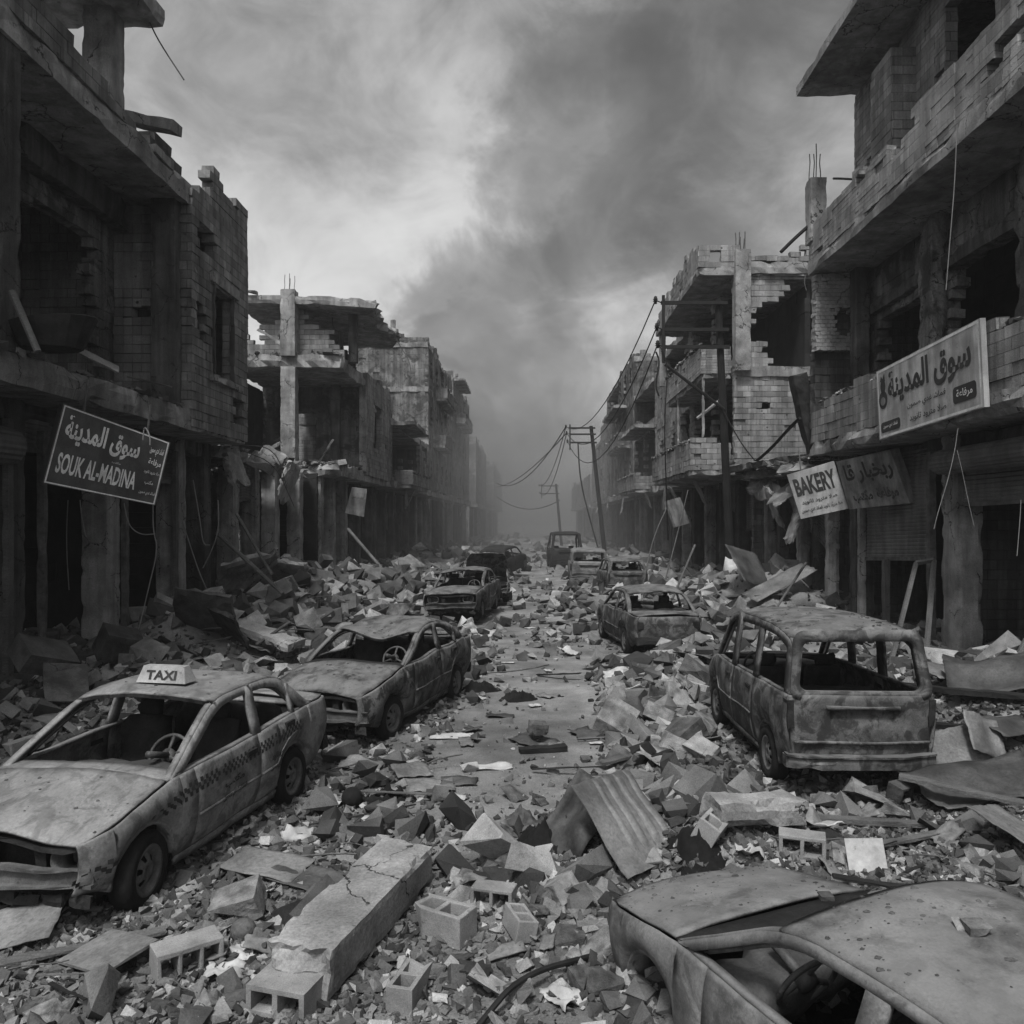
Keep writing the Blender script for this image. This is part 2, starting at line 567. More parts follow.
def P(px, py, Y):
    return Vector(((px - VX) / F * Y, Y, HC - (py - VY) / F * Y))


def frange(a, b, n):
    return [a + (b - a) * i / (n - 1) for i in range(n)]


# ------------------------------------------------------------------ lie of the land
AVOID = []
HEAPS = [(-5.8, 19.5, 2.0, 1.25), (-6.6, 23.5, 2.2, 1.5), (-5.2, 26.5, 2.0, 0.9), (-5.6, 32, 2.6, 1.0), (-5.2, 40, 3.0, 0.9), (-5.0, 52, 4, 1.0),
         (2.2, 14.0, 1.1, 0.55), (3.5, 16.0, 1.0, 0.6), (4.6, 18.5, 1.5, 1.0), (6.6, 23.5, 2.2, 1.4), (6.0, 29, 2.6, 0.9), (5.4, 38, 3.0, 0.9), (5.0, 50, 4.0, 1.0),
         (0.9, 7.4, 0.95, 0.42), (1.9, 7.2, 0.9, 0.36), (0.1, 6.1, 0.7, 0.22), (5.9, 9.5, 1.5, 0.5), (4.6, 6.9, 1.1, 0.32), (6.6, 12.0, 1.6, 0.6), (3.4, 6.3, 0.9, 0.22),
         (-6.2, 13.5, 1.5, 0.55), (-6.9, 16.5, 1.3, 0.5), (2.2, 27.0, 1.6, 0.55), (3.6, 33.5, 1.8, 0.6), (1.4, 23.5, 1.0, 0.28), (-1.7, 37.0, 1.6, 0.5), (-3.6, 26.0, 1.3, 0.5),
         (-3.2, 31.0, 1.5, 0.5), (0.6, 45, 2.0, 0.4), (-2.5, 50, 2.0, 0.5), (2.5, 55, 2.5, 0.5), (-4.2, 16.5, 1.2, 0.35), (-3.6, 5.0, 0.6, 0.1)]


def ground_z(x, y):
    path = math.exp(-((x - 0.35 - 0.02 * y * 0) / 1.25) ** 2)
    z = 0.05 * noise.noise(Vector((x * 0.55, y * 0.55, 0))) + 0.028 * noise.noise(Vector((x * 2.1, y * 2.1, 4)))
    z += 0.012 * noise.noise(Vector((x * 6.0, y * 6.0, 9)))
    ax = abs(x)
    if ax > 4.0 and y > 3:
        b = sstep(4.4, 7.6, ax) * (0.42 + 0.42 * noise.noise(Vector((y * 0.33, 3.0 if x > 0 else 8.0, 1))))
        b *= 1.0 - sstep(9.2, 11.5, ax) * 0.7
        z += max(0.0, b)
    for hx, hy, r, h in HEAPS:
        d2 = ((x - hx) ** 2 + (y - hy) ** 2) / (r * r)
        if d2 < 6:
            z += h * math.exp(-d2) * (0.8 + 0.35 * noise.noise(Vector((x * 1.7, y * 1.7, hx))))
    return z * (1 - 0.55 * path * (1 if 8 < y < 60 else 0.3))


def at(px, py, lift=0.0):
    """where the view ray through a pixel meets the ground"""
    Y = 4.0
    step = 0.03
    while Y < 190:
        p = P(px, py, Y)
        if p.z <= ground_z(p.x, p.y) + lift:
            return Vector((p.x, p.y, ground_z(p.x, p.y)))
        Y += step
        step = max(0.03, Y * 0.004)
    return P(px, py, 190)


def build_ground():
    ys, y = [], -14.0
    while y < 70:
        ys.append(y)
        y += 0.55 if y < 2 else (0.085 if y < 9 else 0.085 + (y - 9) * 0.012)
    ys += [80, 95, 115, 140, 180, 260, 420]
    xs, x = [], 0.0
    while x < 13:
        xs.append(x)
        x += 0.10 if x < 6 else 0.16
    xs += [14, 16, 20, 30, 60, 120, 200]
    xs = [-q for q in xs[:0:-1]] + xs
    nx = len(xs)
    co = np.empty((len(ys) * nx, 3))
    i = 0
    for yy in ys:
        for xx in xs:
            co[i] = (xx, yy, ground_z(xx, yy) if abs(xx) < 13 and -14 < yy < 72 else 0.0)
            i += 1
    a = (np.arange(len(ys) - 1)[:, None] * nx + np.arange(nx - 1)[None, :]).ravel()
    quads = np.stack([a, a + 1, a + nx + 1, a + nx], 1)
    me = bpy.data.meshes.new('ground')
    me.from_pydata(co.tolist(), [], quads.tolist())
    me.polygons.foreach_set('use_smooth', [True] * len(me.polygons))
    me.materials.append(MATS['ground'])
    o = bpy.data.objects.new('ground', me)
    COL.objects.link(o)
    o['kind'] = 'structure'
    o['label'] = 'dusty unpaved street strewn with grit between the ruined rows'


build_ground()


# ------------------------------------------------------------------ lettering and signs
def text_geo(s, bold=0.0):
    c = bpy.data.curves.new('lettering', 'FONT')
    c.body = s
    c.size = 1.0
    c.offset = bold
    c.resolution_u = 3
    o = bpy.data.objects.new('lettering', c)
    COL.objects.link(o)
    bpy.context.view_layer.update()
    ev = o.evaluated_get(bpy.context.evaluated_depsgraph_get())
    me = ev.to_mesh()
    v = [(p.co.x, p.co.y) for p in me.vertices]
    f = [tuple(p.vertices) for p in me.polygons]
    ev.to_mesh_clear()
    bpy.data.objects.remove(o)
    bpy.data.curves.remove(c)
    x0, x1 = min(p[0] for p in v), max(p[0] for p in v)
    y0, y1 = min(p[1] for p in v), max(p[1] for p in v)
    return [((p[0] - x0) / (x1 - x0), (p[1] - y0) / (y1 - y0)) for p in v], f


def AR(*codes):
    """Arabic letters in their joined shapes, given right to left"""
    return ''.join(chr(c) for c in codes[::-1])


SP = 0x20
AR_SOUK = AR(0xFEB3, 0xFEEE, 0xFED5, SP, 0xFE8D, 0xFEDF, 0xFEE4, 0xFEAA, 0xFEF3, 0xFEE8, 0xFE94)
AR_BAKERY = AR(0xFEAD, 0xFE91, 0xFEA8, 0xFE92, 0xFE8E, 0xFEAD, SP, 0xFED7, 0xFE8E)
AR_LINE = AR(0xFED7, 0xFEE4, 0xFE8E, 0xFEB7, SP, 0xFECF, 0xFEAA, 0xFEF1, SP, 0xFEBB, 0xFEE4, 0xFEEE, 0xFEE5)
AR_LINE2 = AR(0xFEBB, 0xFEFC, SP, 0xFEE3, 0xFE98, 0xFEAE, 0xFEED, 0xFEA9, SP, 0xFE97, 0xFE8E, 0xFEE7, 0xFEEE, 0xFEF3, 0xFEAA)
AR_BADGE = AR(0xFEE3, 0xFEAE, 0xFED3, 0xFE8E, 0xFECB, 0xFE94)
AR_DOOR = AR(0xFEE3, 0xFEDC, 0xFE98, 0xFE90)


class Board:
    """flat rectangular board through four world corners: TL, TR, BR, BL"""
    def __init__(self, TL, TR, BR, BL, thick):
        TL, TR, BR, BL = [Vector(p) for p in (TL, TR, BR, BL)]
        pn = (BR - BL).cross(TL - BL)                   # keep the four corners in one plane
        e = camo.location
        TR = e + (TR - e) * ((BL - e).dot(pn) / (TR - e).dot(pn))
        self.c = [TL, TR, BR, BL]
        n = (self.c[1] - self.c[3]).cross(self.c[0] - self.c[2]).normalized()
        if n.dot(camo.location - self.c[0]) < 0:
            n = -n
        self.n = n
        self.t = thick

    def p(self, u, v, d=0.0):
        TL, TR, BR, BL = self.c
        return (BL * (1 - u) + BR * u) * (1 - v) + (TL * (1 - u) + TR * u) * v + self.n * d

    def panel(self, root, mat, org, jit=0.0):
        mb = MB()
        q = [self.p(u, v, d) for d in (0, -self.t) for u, v in ((0, 0), (1, 0), (1, 1), (0, 1))]
        mb.v += q
        for f in ((0, 1, 2, 3), (7, 6, 5, 4), (4, 5, 1, 0), (5, 6, 2, 1), (6, 7, 3, 2), (7, 4, 0, 3)):
            mb.f.append(f)
        return mb.build('panel', mat, root, org)

    def rect(self, mb, u0, v0, u1, v1, d=0.004, n=1):
        mb.quad(self.p(u0, v0, d), self.p(u1, v0, d), self.p(u1, v1, d), self.p(u0, v1, d))

    def border(self, root, mat, org, w=0.012, asp=2.0):
        mb = MB()
        a, b = w, w * asp
        e = 0.012
        for r in ((e, e, 1 - e, e + b), (e, 1 - e - b, 1 - e, 1 - e), (e, e + b, e + a, 1 - e - b), (1 - e - a, e + b, 1 - e, 1 - e - b)):
            self.rect(mb, *r)
        return mb.build('border', mat, root, org)

    def text(self, root, mat, org, s, u0, v0, u1, v1, bold=0.02, d=0.007, name='lettering', skew=0.0):
        v, f = text_geo(s, bold)
        mb = MB()
        for x, y in v:
            mb.v.append(self.p(u0 + (u1 - u0) * x + skew * y, v0 + (v1 - v0) * y, d))
        mb.f = f
        return mb.build(name, mat, root, org)


# ------------------------------------------------------------------ cars
SEDAN = dict(xf=2.0, xr=-2.1, wb=2.5, r=0.30, W=[(-2.1, .70), (-1.9, .77), (-1.2, .82), (0.3, .83), (1.3, .80), (1.75, .75), (2.0, .62)],
             belt=[(-2.1, .90), (-1.5, .95), (-.2, .91), (.9, .88), (1.7, .74), (2.0, .66)], sill=.24,
             xc=.92, xa=.12, xrr=-.98, xb=-1.62, zr=1.38, tum=.30, xB=-.42, trunk=True, doors=[(.62, -.42), (-.42, -1.18)],
             front=True, cw=.15)
BOXY = dict(SEDAN, belt=[(-2.1, .88), (-1.5, .92), (.9, .88), (1.8, .80), (2.0, .76)], xa=.25, xrr=-1.05, xb=-1.45, tum=.24, zr=1.36,
            W=[(-2.1, .76), (-1.9, .79), (0.3, .82), (1.6, .80), (2.0, .75)])
HATCH = dict(SEDAN, xf=1.75, xr=-1.75, wb=2.35, belt=[(-1.75, .94), (0, .91), (.8, .88), (1.5, .74), (1.75, .66)], xc=.85, xa=.15, xrr=-1.35, xb=-1.72, zr=1.42,
             W=[(-1.75, .74), (-1.5, .79), (0.3, .81), (1.2, .77), (1.75, .62)], trunk=False, xB=-.4, doors=[(.62, -.4), (-.4, -1.05)], gate='soft')
VAN = dict(xf=1.9, xr=-2.0, wb=2.6, r=0.31, W=[(-2.0, .80), (-1.6, .83), (0.6, .83), (1.5, .79), (1.9, .66)],
           belt=[(-2.0, 1.11), (-.5, 1.07), (1.1, 1.02), (1.6, .86), (1.9, .76)], sill=.28,
           xc=1.15, xa=.50, xrr=-1.86, xb=-1.98, zr=1.79, tum=.13, xB=.12, xC=-.80, fw=.085, trunk=False, doors=[(.98, .12), (.12, -.80)],
           front=True, cw=.13, gate='van')


def rrect(w0, w1, z0, z1, r, n=5):
    """rounded rectangle (w0: half width at the bottom, w1: at the top), counter-clockwise from bottom left"""
    pts = []
    for cx, cz, a0 in ((1, 0, -90), (1, 1, 0), (-1, 1, 90), (-1, 0, 180)):
        for k in range(n + 1):
            a = RAD(a0 + 90 * k / n)
            zc = z0 + r if cz == 0 else z1 - r
            w = w0 if cz == 0 else w1
            pts.append((cx * (w - r) + r * math.cos(a), zc + r * math.sin(a)))
    return pts


def make_wheel(root, p, steer=0.0, side=1, r=0.30, flat=False, bare=False):
    w = .18
    mb = MB()
    ro, ri = r, r * .66
    mb.lathe([(ri, -w / 2), (ro - .03, -w / 2 - .005), (ro, -w / 2 + .035), (ro, w / 2 - .035), (ro - .03, w / 2 + .005), (ri, w / 2), (ri - .02, w / 2 - .03), (ri - .02, -w / 2 + .03), (ri, -w / 2)], 28)
    t = mb.build('wheel', 'rubber', root, (0, 0, 0), smooth=True)
    t.location = p
    t.rotation_euler = (0, 0, steer)
    rm = MB()
    s = side
    n = 30
    prof = [(ri - .004, .085), (ri - .03, .075), (ri - .055, .045), (ri * .62, .05), (ri * .38, .075), (.045, .075), (.03, .06), (0.001, .06)]
    base = len(rm.v)
    m = len(prof)
    for k in range(n):
        a = 2 * math.pi * k / n
        for rr, h in prof:
            rm.v.append(Vector((rr * math.cos(a), h * s, rr * math.sin(a))))
    for k in range(n):
        for j in range(m - 1):
            if j == 3 and k % 5 < 2:
                continue
            k2 = (k + 1) % n
            rm.f.append((base + k * m + j, base + k2 * m + j, base + k2 * m + j + 1, base + k * m + j + 1))
    rm.build('rim', 'rim_metal', t, (0, 0, 0), smooth=True, solid=.006)
    bk = MB()
    bk.lathe([(ri - .02, .0), (.001, .0)], 20)
    bk.build('brake_disc', 'scorched', t, (0, 0, 0))
    return t


def make_car(loc, heading, S, label, cat, paint, seed=1, name='wrecked_car', dent=.012, cave=None, roll=0.0, pitch=0.0, steer=0.0, taxi=False,
             hood_up=0.0, bumper=True, scale=1.0, wheels=(1, 1, 1, 1), interior=True, detail=True, group=None, decal=None, seats=True, no_hood=False):
    root = empty(name, loc, label, cat, group)
    root.rotation_euler = (roll, pitch, heading)
    root.scale = (scale, scale, scale)
    xf, xr, wb, r, zr = S['xf'], S['xr'], S['wb'], S['r'], S['zr']
    axf, axr = wb / 2, -wb / 2
    if S.get('gate') == 'van':
        axf, axr = 1.25, -1.3
    Wd = lambda x: lin(S['W'], x)
    belt = lambda x: lin(S['belt'], x)
    yb = lambda x: Wd(x) * .945
    yg = lambda x, z: max(.3, yb(x) - max(0, z - belt(x)) * S['tum'])
    ra = r + .055

    def sill(x):
        z = S['sill'] + (.10 * sstep(xf - .5, xf, x)) + (.12 * sstep(xr + .5, xr, x))
        for ax in (axf, axr):
            d = abs(x - ax)
            if d < ra:
                z = max(z, math.sqrt(ra * ra - d * d) + r - .02)
        return z

    prof = [(0, .90), (.12, .955), (.45, 1.0), (.75, .992), (.9, .972), (1.0, .945)]

    def side(x, t, s, off=0.0):
        return (x, s * (Wd(x) * lin(prof, t) + off), sill(x) + (belt(x) - sill(x)) * t)

    def deform(p):
        q = Vector(p)
        a = dent
        q += Vector((noise.noise(p * 1.6 + Vector((seed * 3.1, 0, 0))), noise.noise(p * 1.7 + Vector((0, seed * 2.3, 5))), noise.noise(p * 1.5 + Vector((9, 0, seed * 1.7))))) * a * 1.6
        q += Vector((noise.noise(p * 5.0 + Vector((seed, 1, 0))), noise.noise(p * 5.0 + Vector((0, seed, 5))), noise.noise(p * 5.2 + Vector((9, 0, seed))))) * a * .45
        if cave:
            for (cx, cy, cz, rr, amt) in cave:
                d = ((p.x - cx) ** 2 + (p.y - cy) ** 2 + ((p.z - cz) * 1.0) ** 2) / (rr * rr)
                q.z -= amt * math.exp(-d)
        return q

    def B(mb, nm, mat, parent=root, smooth=True, solid=.0, **k):
        return mb.build(nm, mat, parent, (0, 0, 0), smooth=smooth, solid=solid, deform=deform, **k)

    body = MB()
    ts = [0, .06, .2, .38, .55, .72, .86, .95, 1.0]

    def xs_(a, b):
        pts = set(frange(a, b, max(3, int(abs(b - a) / .09))))
        for ax in (axf, axr):
            for e in (-ra - .001, -ra, -ra * .95, -ra * .8, -ra * .5, 0, ra * .5, ra * .8, ra * .95, ra, ra + .001):
                if min(a, b) < ax + e < max(a, b):
                    pts.add(ax + e)
        return sorted(pts)

    doors = S['doors']
    d0, d1 = doors[0][0], doors[-1][1]
    for s in (1, -1):
        for a, b in ((d0, xf), (xr, d1)):
            body.grid(lambda x, t: side(x, t, s), xs_(a + .003, b - .003 if b == d1 else b), ts)
        # wheel-arch liners
        for ax in (axf, axr):
            A, Bb = [], []
            for k in range(13):
                an = math.pi * k / 12
                x, z = ax + ra * math.cos(an), r - .02 + ra * math.sin(an)
                z = max(z, S['sill'])
                y = Wd(x) * lin(prof, .2)
                A.append((x, s * y * .985, z))
                Bb.append((x, s * .5, z))
            body.strip(A, Bb)
        # sill box
        body.grid(lambda x, t: (x, s * Wd(x) * (.9 + .03 * t), S['sill'] - .06 + .07 * t), frange(axr + ra, axf - ra, 8), [0, 1])
        # belt rail closes the door tops on the inside
        body.strip([(x, s * yb(x), belt(x) + .004) for x in frange(S['xb'] + .05, S['xc'], 14)], [(x, s * (yb(x) - .05), belt(x) + .004) for x in frange(S['xb'] + .05, S['xc'], 14)])
    # greenhouse
    zt = zr - .035
    xc, xa, xrr, xb = S['xc'], S['xa'], S['xrr'], S['xb']
    van = S.get('gate') == 'van'
    outer = chaikin([(xc, belt(xc)), (xc * .55 + xa * .45, belt(xc) * .55 + zt * .45), (xa, zt - .015), ((xa + xrr) / 2, zt + .012), (xrr, zt - .01), (xb * .5 + xrr * .5, (belt(xb) + zt) * .5), (xb, belt(xb))], 2)
    n = len(outer)
    cx_, cz_ = (xa + xrr) / 2, (belt(0) + zt) / 2
    inner = []
    for i, (x, z) in enumerate(outer):
        a, b = outer[max(0, i - 1)], outer[min(n - 1, i + 1)]
        dx, dz = b[0] - a[0], b[1] - a[1]
        L = math.hypot(dx, dz)
        nx_, nz_ = -dz / L, dx / L
        if (cx_ - x) * nx_ + (cz_ - z) * nz_ < 0:
            nx_, nz_ = -nx_, -nz_
        f = sstep(.55, .95, i / (n - 1))
        w = S.get('fw', .075) + (S['cw'] - S.get('fw', .075)) * f
        inner.append((min(max(x + nx_ * w, xb + S['cw'] * .9), xc - .10), max(belt(x) + .02, z + nz_ * w)))
    seal = MB()
    for s in (1, -1):
        i2 = [(x + (cx_ - x) * .07, z + (cz_ - z) * .085) for x, z in inner]
        seal.strip([(x, s * (yg(x, z) - .035), z) for x, z in inner], [(x, s * (yg(x, z) - .04), z) for x, z in i2])
        oo = [(x, s * yg(x, z), z) for x, z in outer]
        ii = [(x, s * yg(x, z), z) for x, z in inner]
        body.strip(oo, ii)
        # the pillars' faces seen from the front and back
        body.strip(oo, [(x - .02 * (1 if i < n / 2 else -1), s * (yg(x, z) - .06), z + .004) for i, (x, z) in enumerate(outer)])
        pil = [S['xB']] + ([S['xC']] if 'xC' in S else [d1 + .02] if S.get('trunk') else [])
        for k, xp in enumerate(pil):
            wv = (.10 if van else .068) if k == 0 else (.095 if van else .034)
            top = zt + .0
            for zz in [0]:
                A = [(xp + wv - .05 * t, s * yg(xp, belt(xp) + (top - belt(xp)) * t), belt(xp) + (top - belt(xp)) * t) for t in frange(0, 1, 5)]
                C = [(xp - wv - .05 * t, s * yg(xp, belt(xp) + (top - belt(xp)) * t), belt(xp) + (top - belt(xp)) * t) for t in frange(0, 1, 5)]
                if k == 1 and not van:
                    zc2 = lin(sorted([(x, z) for x, z in outer[n // 2:]]), xp)
                    A = [(xp + wv, s * yg(xp, belt(xp) + (zc2 - belt(xp)) * t), belt(xp) + (zc2 - belt(xp)) * t) for t in frange(0, 1, 5)]
                    C = [(xp - wv, s * yg(xp, belt(xp) + (zc2 - belt(xp)) * t), belt(xp) + (zc2 - belt(xp)) * t) for t in frange(0, 1, 5)]
                body.strip(A, C)
    # roof
    top = [p for p in outer if p[1] > zt - .10]
    rx0, rx1 = top[0][0], top[-1][0]

    def roof(x, v):
        z = lin(sorted(top), x)
        w = yg(x, z)
        return (x, v * w, z + .06 * (1 - abs(v) ** 2.6))
    body.grid(roof, sorted(set(frange(rx1, rx0, 20)) | {p[0] for p in top}), frange(-1, 1, 15))
    # cowl and rear shelf
    cwl = MB()
    cwl.grid(lambda x, v: (x, v * yb(x), belt(x) + .012 + .025 * (1 - v * v)), frange(xc - .16, xc + .02, 4), frange(-1, 1, 9))
    B(cwl, 'cowl', 'scorched' if not taxi else paint, solid=.02)
    if S.get('trunk'):
        body.grid(lambda x, v: (x, v * yb(x), belt(x) + .01), frange(xb - .05, xb + .14, 4), frange(-1, 1, 9))
    B(body, 'body', paint, solid=.032)
    if detail:
        B(seal, 'window_seal', 'rusty_steel', solid=.02)
    # floor and bulkheads
    fl = MB()
    fl.box((0, 0, .27), (xf - xr - .7, 1.3, .06))
    fl.grid(lambda y, z: (xc + .05, y, z), frange(-.72, .72, 3), frange(.25, belt(xc), 3))
    if S.get('trunk'):
        fl.grid(lambda y, z: (xb + .12, y, z), frange(-.70, .70, 3), frange(.25, belt(xb), 3))
    B(fl, 'floor_pan', 'scorched', smooth=False)
    # hood
    if not no_hood:
        hd = MB()
        hw = lambda x: yb(x) - .014
        hd.grid(lambda x, v: (x, v * hw(x), belt(x) + .014 + .055 * (1 - abs(v) ** 2.2) - .03 * sstep(xf - .22, xf, x)), frange(xc + .035, xf - .02, 14), frange(-1, 1, 15))
        if hood_up:
            piv = Vector((xc + .03, 0, belt(xc)))
            hd.xf(Matrix.Translation(piv) @ Matrix.Rotation(-hood_up, 4, 'Y') @ Matrix.Translation(-piv))
        B(hd, 'hood', paint, solid=.02)
    # doors
    nd = 0
    for s in (1, -1):
        for a, b in doors:
            dm = MB()
            lo, hi = min(a, b) + .006, max(a, b) - .006
            dm.grid(lambda x, t: side(x, t, s, .004), xs_(lo, hi), ts)
            # trim strip along the door
            tr = lambda x, t: side(x, .40 + .035 * t, s, .016 - .012 * abs(t - .5))
            dm.grid(tr, frange(lo + .01, hi - .01, 8), [0, .5, 1])
            do = B(dm, 'door', paint, solid=.022)
            if detail:
                hm = MB()
                hx = lo + .16
                q = side(hx, .82, s)
                hm.box((hx, q[1] + s * .012, q[2]), (.17, .05, .045))
                B(hm, 'handle', 'scorched', parent=do, smooth=False)
                if decal:
                    for (txt, u0, z0, uw, zh) in decal.get(nd % 2, ()):
                        v, f = text_geo(txt, .05)
                        tm = MB()
                        for (tx, tz) in v:
                            x = (u0 - tx * uw) if s < 0 else (u0 - uw + tx * uw)
                            x = (u0 - uw + tx * uw) if s < 0 else (u0 - tx * uw)
                            z = z0 + tz * zh
                            t = (z - sill(x)) / (belt(x) - sill(x))
                            pq = side(x, max(0, min(1, t)), s, .026)
                            tm.v.append(Vector(pq))
                        tm.f = f
                        B(tm, 'lettering', 'letter_dark', parent=do, smooth=False)
            nd += 1
    # checker band of the taxi
    if taxi:
        for s in (1, -1):
            ck = MB()
            sq = .036
            x = -1.25
            k = 0
            while x < 1.78:
                for row in range(3):
                    if (k + row) % 2 == 0:
                        zt_ = belt(x) - .085 - row * sq
                        if x > .75:
                            zt_ -= .02 + (x - .75) * .12
                        t0 = (zt_ - sq - sill(x)) / (belt(x) - sill(x))
                        t1 = (zt_ - sill(x)) / (belt(x) - sill(x))
                        if t0 > .03 and noise.noise(Vector((x * 2.0, row, seed))) < .38:
                            ck.quad(side(x, t0, s, .019), side(x + sq, t0, s, .019), side(x + sq, t1, s, .019), side(x, t1, s, .019))
                x += sq
                k += 1
            B(ck, 'checker_band', 'letter_dark', smooth=False)
    # front end
    ff = MB()
    zn = belt(xf)
    if S['front']:
        wf = Wd(xf - .12)
        ff.box((xf - .30, 0, .50), (.10, 2 * wf - .15, .44))
        for y in (-.60, -.24, .24, .60):
            rbox(ff, (xf - .13, y, .55), (.09, .10, .30), seg=.12, jit=.02, chip=.03, seed=seed + y)
        rbox(ff, (xf - .09, 0, zn - .03), (.10, 2 * wf - .1, .05), seg=.2, jit=.025, chip=.03, seed=seed)
        rbox(ff, (xf - .12, 0, .36), (.10, 2 * wf - .2, .06), seg=.2, jit=.03, chip=.03, seed=seed + 3)
        B(ff, 'radiator_support', 'scorched', smooth=False)
        for s in (1, -1):
            hl = MB()
            cyl = [(x, z) for x, z in rrect(.145, .145, .0, .17, .06, 3)]
            A = [(xf - .05 - abs(y + s * .0) * .1, s * .50 + y, zn - .22 + z) for y, z in cyl]
            Bq = [(xf - .22, s * .50 + y * .7, zn - .21 + z * .8) for y, z in cyl]
            hl.strip(A, Bq, closed=True)
            hl.fan([(xf - .22, s * .50 + y * .7, zn - .21 + z * .8) for y, z in cyl])
            B(hl, 'headlight', 'rusty_steel', solid=.012)
        if bumper:
            bm = MB()
            bend = lambda v: Vector((v.x - .10 * (v.y / .75) ** 2, v.y, v.z))
            rbox(bm, (xf + .02, 0, .515), (.09, 1.46, .035), seg=.14, jit=.02, chip=.02, seed=seed + 7, bend=bend)
            rbox(bm, (xf + .00, 0, .45), (.045, 1.44, .12), seg=.14, jit=.02, chip=.01, seed=seed + 7, bend=bend)
            rbox(bm, (xf + .02, 0, .385), (.09, 1.46, .035), seg=.14, jit=.02, chip=.02, seed=seed + 7, bend=bend)
            B(bm, 'bumper', 'rusty_steel', smooth=False)
            vl = MB()
            for k, y in enumerate(frange(-.62, .62, 7)):
                h = .10 + .10 * abs(noise.noise(Vector((k * 1.3, seed, 0))))
                rbox(vl, (xf - .05, y, .33 - h / 2), (.03, .19, h), seg=.08, jit=.04, chip=.05, seed=seed + k)
            B(vl, 'valance', 'scorched', smooth=False)
    # rear end
    zb_ = belt(xr)
    wr = Wd(xr)
    if van or S.get('gate'):
        lo = belt(xr)
        hw0, hw1 = yg(xr, lo), yg(xrr, zt)
        soft = S.get('gate') == 'soft'
        po = rrect(hw0, hw1 + .02, lo - .06, zr - (.0 if not soft else .02), .12, 6)
        pi_ = rrect(hw0 - .085, hw1 - .065, lo + .03, zr - .115, .085, 6)
        gx = lambda z: xr - .02 + (xrr - xr - .02) * max(0, (z - lo)) / (zr - lo) * (1.0)
        gt = MB()
        gt.strip([(gx(z), y, z) for y, z in po], [(gx(z) - .015, y, z) for y, z in pi_], closed=True)
        gt.strip([(gx(z) - .015, y, z) for y, z in pi_], [(gx(z) + .05, y * .97, z) for y, z in pi_], closed=True)
        # lower panel with number-plate recess
        zl = .40

        def panel(v, t):
            z = zl + (lo + .0 - zl) * t
            y = v * wr * .97 * (1 - .04 * (1 - t))
            x = xr - .05 + .055 * abs(v) ** 4 + .03 * (1 - t) ** 2
            if abs(y) < .36 and .50 < t < .80:
                x += .035
            return (x, y, z)
        gt.grid(panel, [-1, -.97, -.9, -.8, -.65, -.48, -.455, -.45, -.3, 0, .3, .45, .455, .48, .65, .8, .9, .97, 1], [0, .12, .22, .28, .30, .40, .495, .50, .65, .795, .80, .84, .9, 1.0])
        if not soft:
            rbox(gt, (xr - .06, 0, zl + (lo - zl) * .82), (.05, .78, .035), seg=.2, jit=.008, chip=.01)
            rbox(gt, (xr - .05, 0, zl + (lo - zl) * .30), (.035, 1.46, .018), seg=.2, jit=.006, chip=.005)
        B(gt, 'tailgate', paint, solid=.018)
        for s in (1, -1):
            tl = MB()
            rbox(tl, (xr + .035, s * (wr - .04), lo - .20), (.13, .075, .30), seg=.1, jit=.01, chip=.02, seed=seed)
            B(tl, 'tail_light', 'scorched', smooth=False)
        rbm = MB()
        bend = lambda v: Vector((v.x + .10 * (abs(v.y) / .8) ** 4, v.y, v.z))
        rbox(rbm, (xr - .05, 0, .40), (.16, 2 * wr + .03, .13), seg=.12, jit=.012, chip=.03, seed=seed + 4, bend=bend)
        rbox(rbm, (xr - .09, 0, .475), (.12, 2 * wr + .02, .025), seg=.12, jit=.006, chip=.01, seed=seed + 4, bend=bend)
        B(rbm, 'rear_bumper', paint, smooth=False)
    else:
        tk = MB()
        hw = lambda x: yb(x) - .014
        tk.grid(lambda x, v: (x, v * hw(x), belt(x) + .016 + .04 * (1 - abs(v) ** 2.2)), frange(xr, xb - .07, 8), frange(-1, 1, 13))

        def rp(v, t):
            z = .36 + (zb_ + .01 - .36) * t
            return (xr - .03 + .07 * abs(v) ** 4 - .03 * math.sin(t * 3.1) + (.03 if abs(v) < .55 and .45 < t < .72 else 0), v * wr * .985, z)
        tk.grid(rp, [-1, -.95, -.88, -.75, -.6, -.56, -.55, -.3, 0, .3, .55, .56, .6, .75, .88, .95, 1], [0, .15, .3, .44, .45, .6, .72, .73, .85, 1.0])
        B(tk, 'trunk_lid', paint, solid=.018)
        for s in (1, -1):
            tl = MB()
            rbox(tl, (xr + .0, s * (wr - .11), zb_ - .17), (.08, .20, .16), seg=.08, jit=.01, chip=.02, seed=seed)
            B(tl, 'tail_light', 'scorched', smooth=False)
        rbm = MB()
        bend = lambda v: Vector((v.x + .10 * (abs(v.y) / .8) ** 4, v.y, v.z))
        rbox(rbm, (xr - .05, 0, .40), (.14, 2 * wr + .06, .17), seg=.12, jit=.016, chip=.03, seed=seed + 4, bend=bend)
        B(rbm, 'rear_bumper', 'scorched', smooth=False)
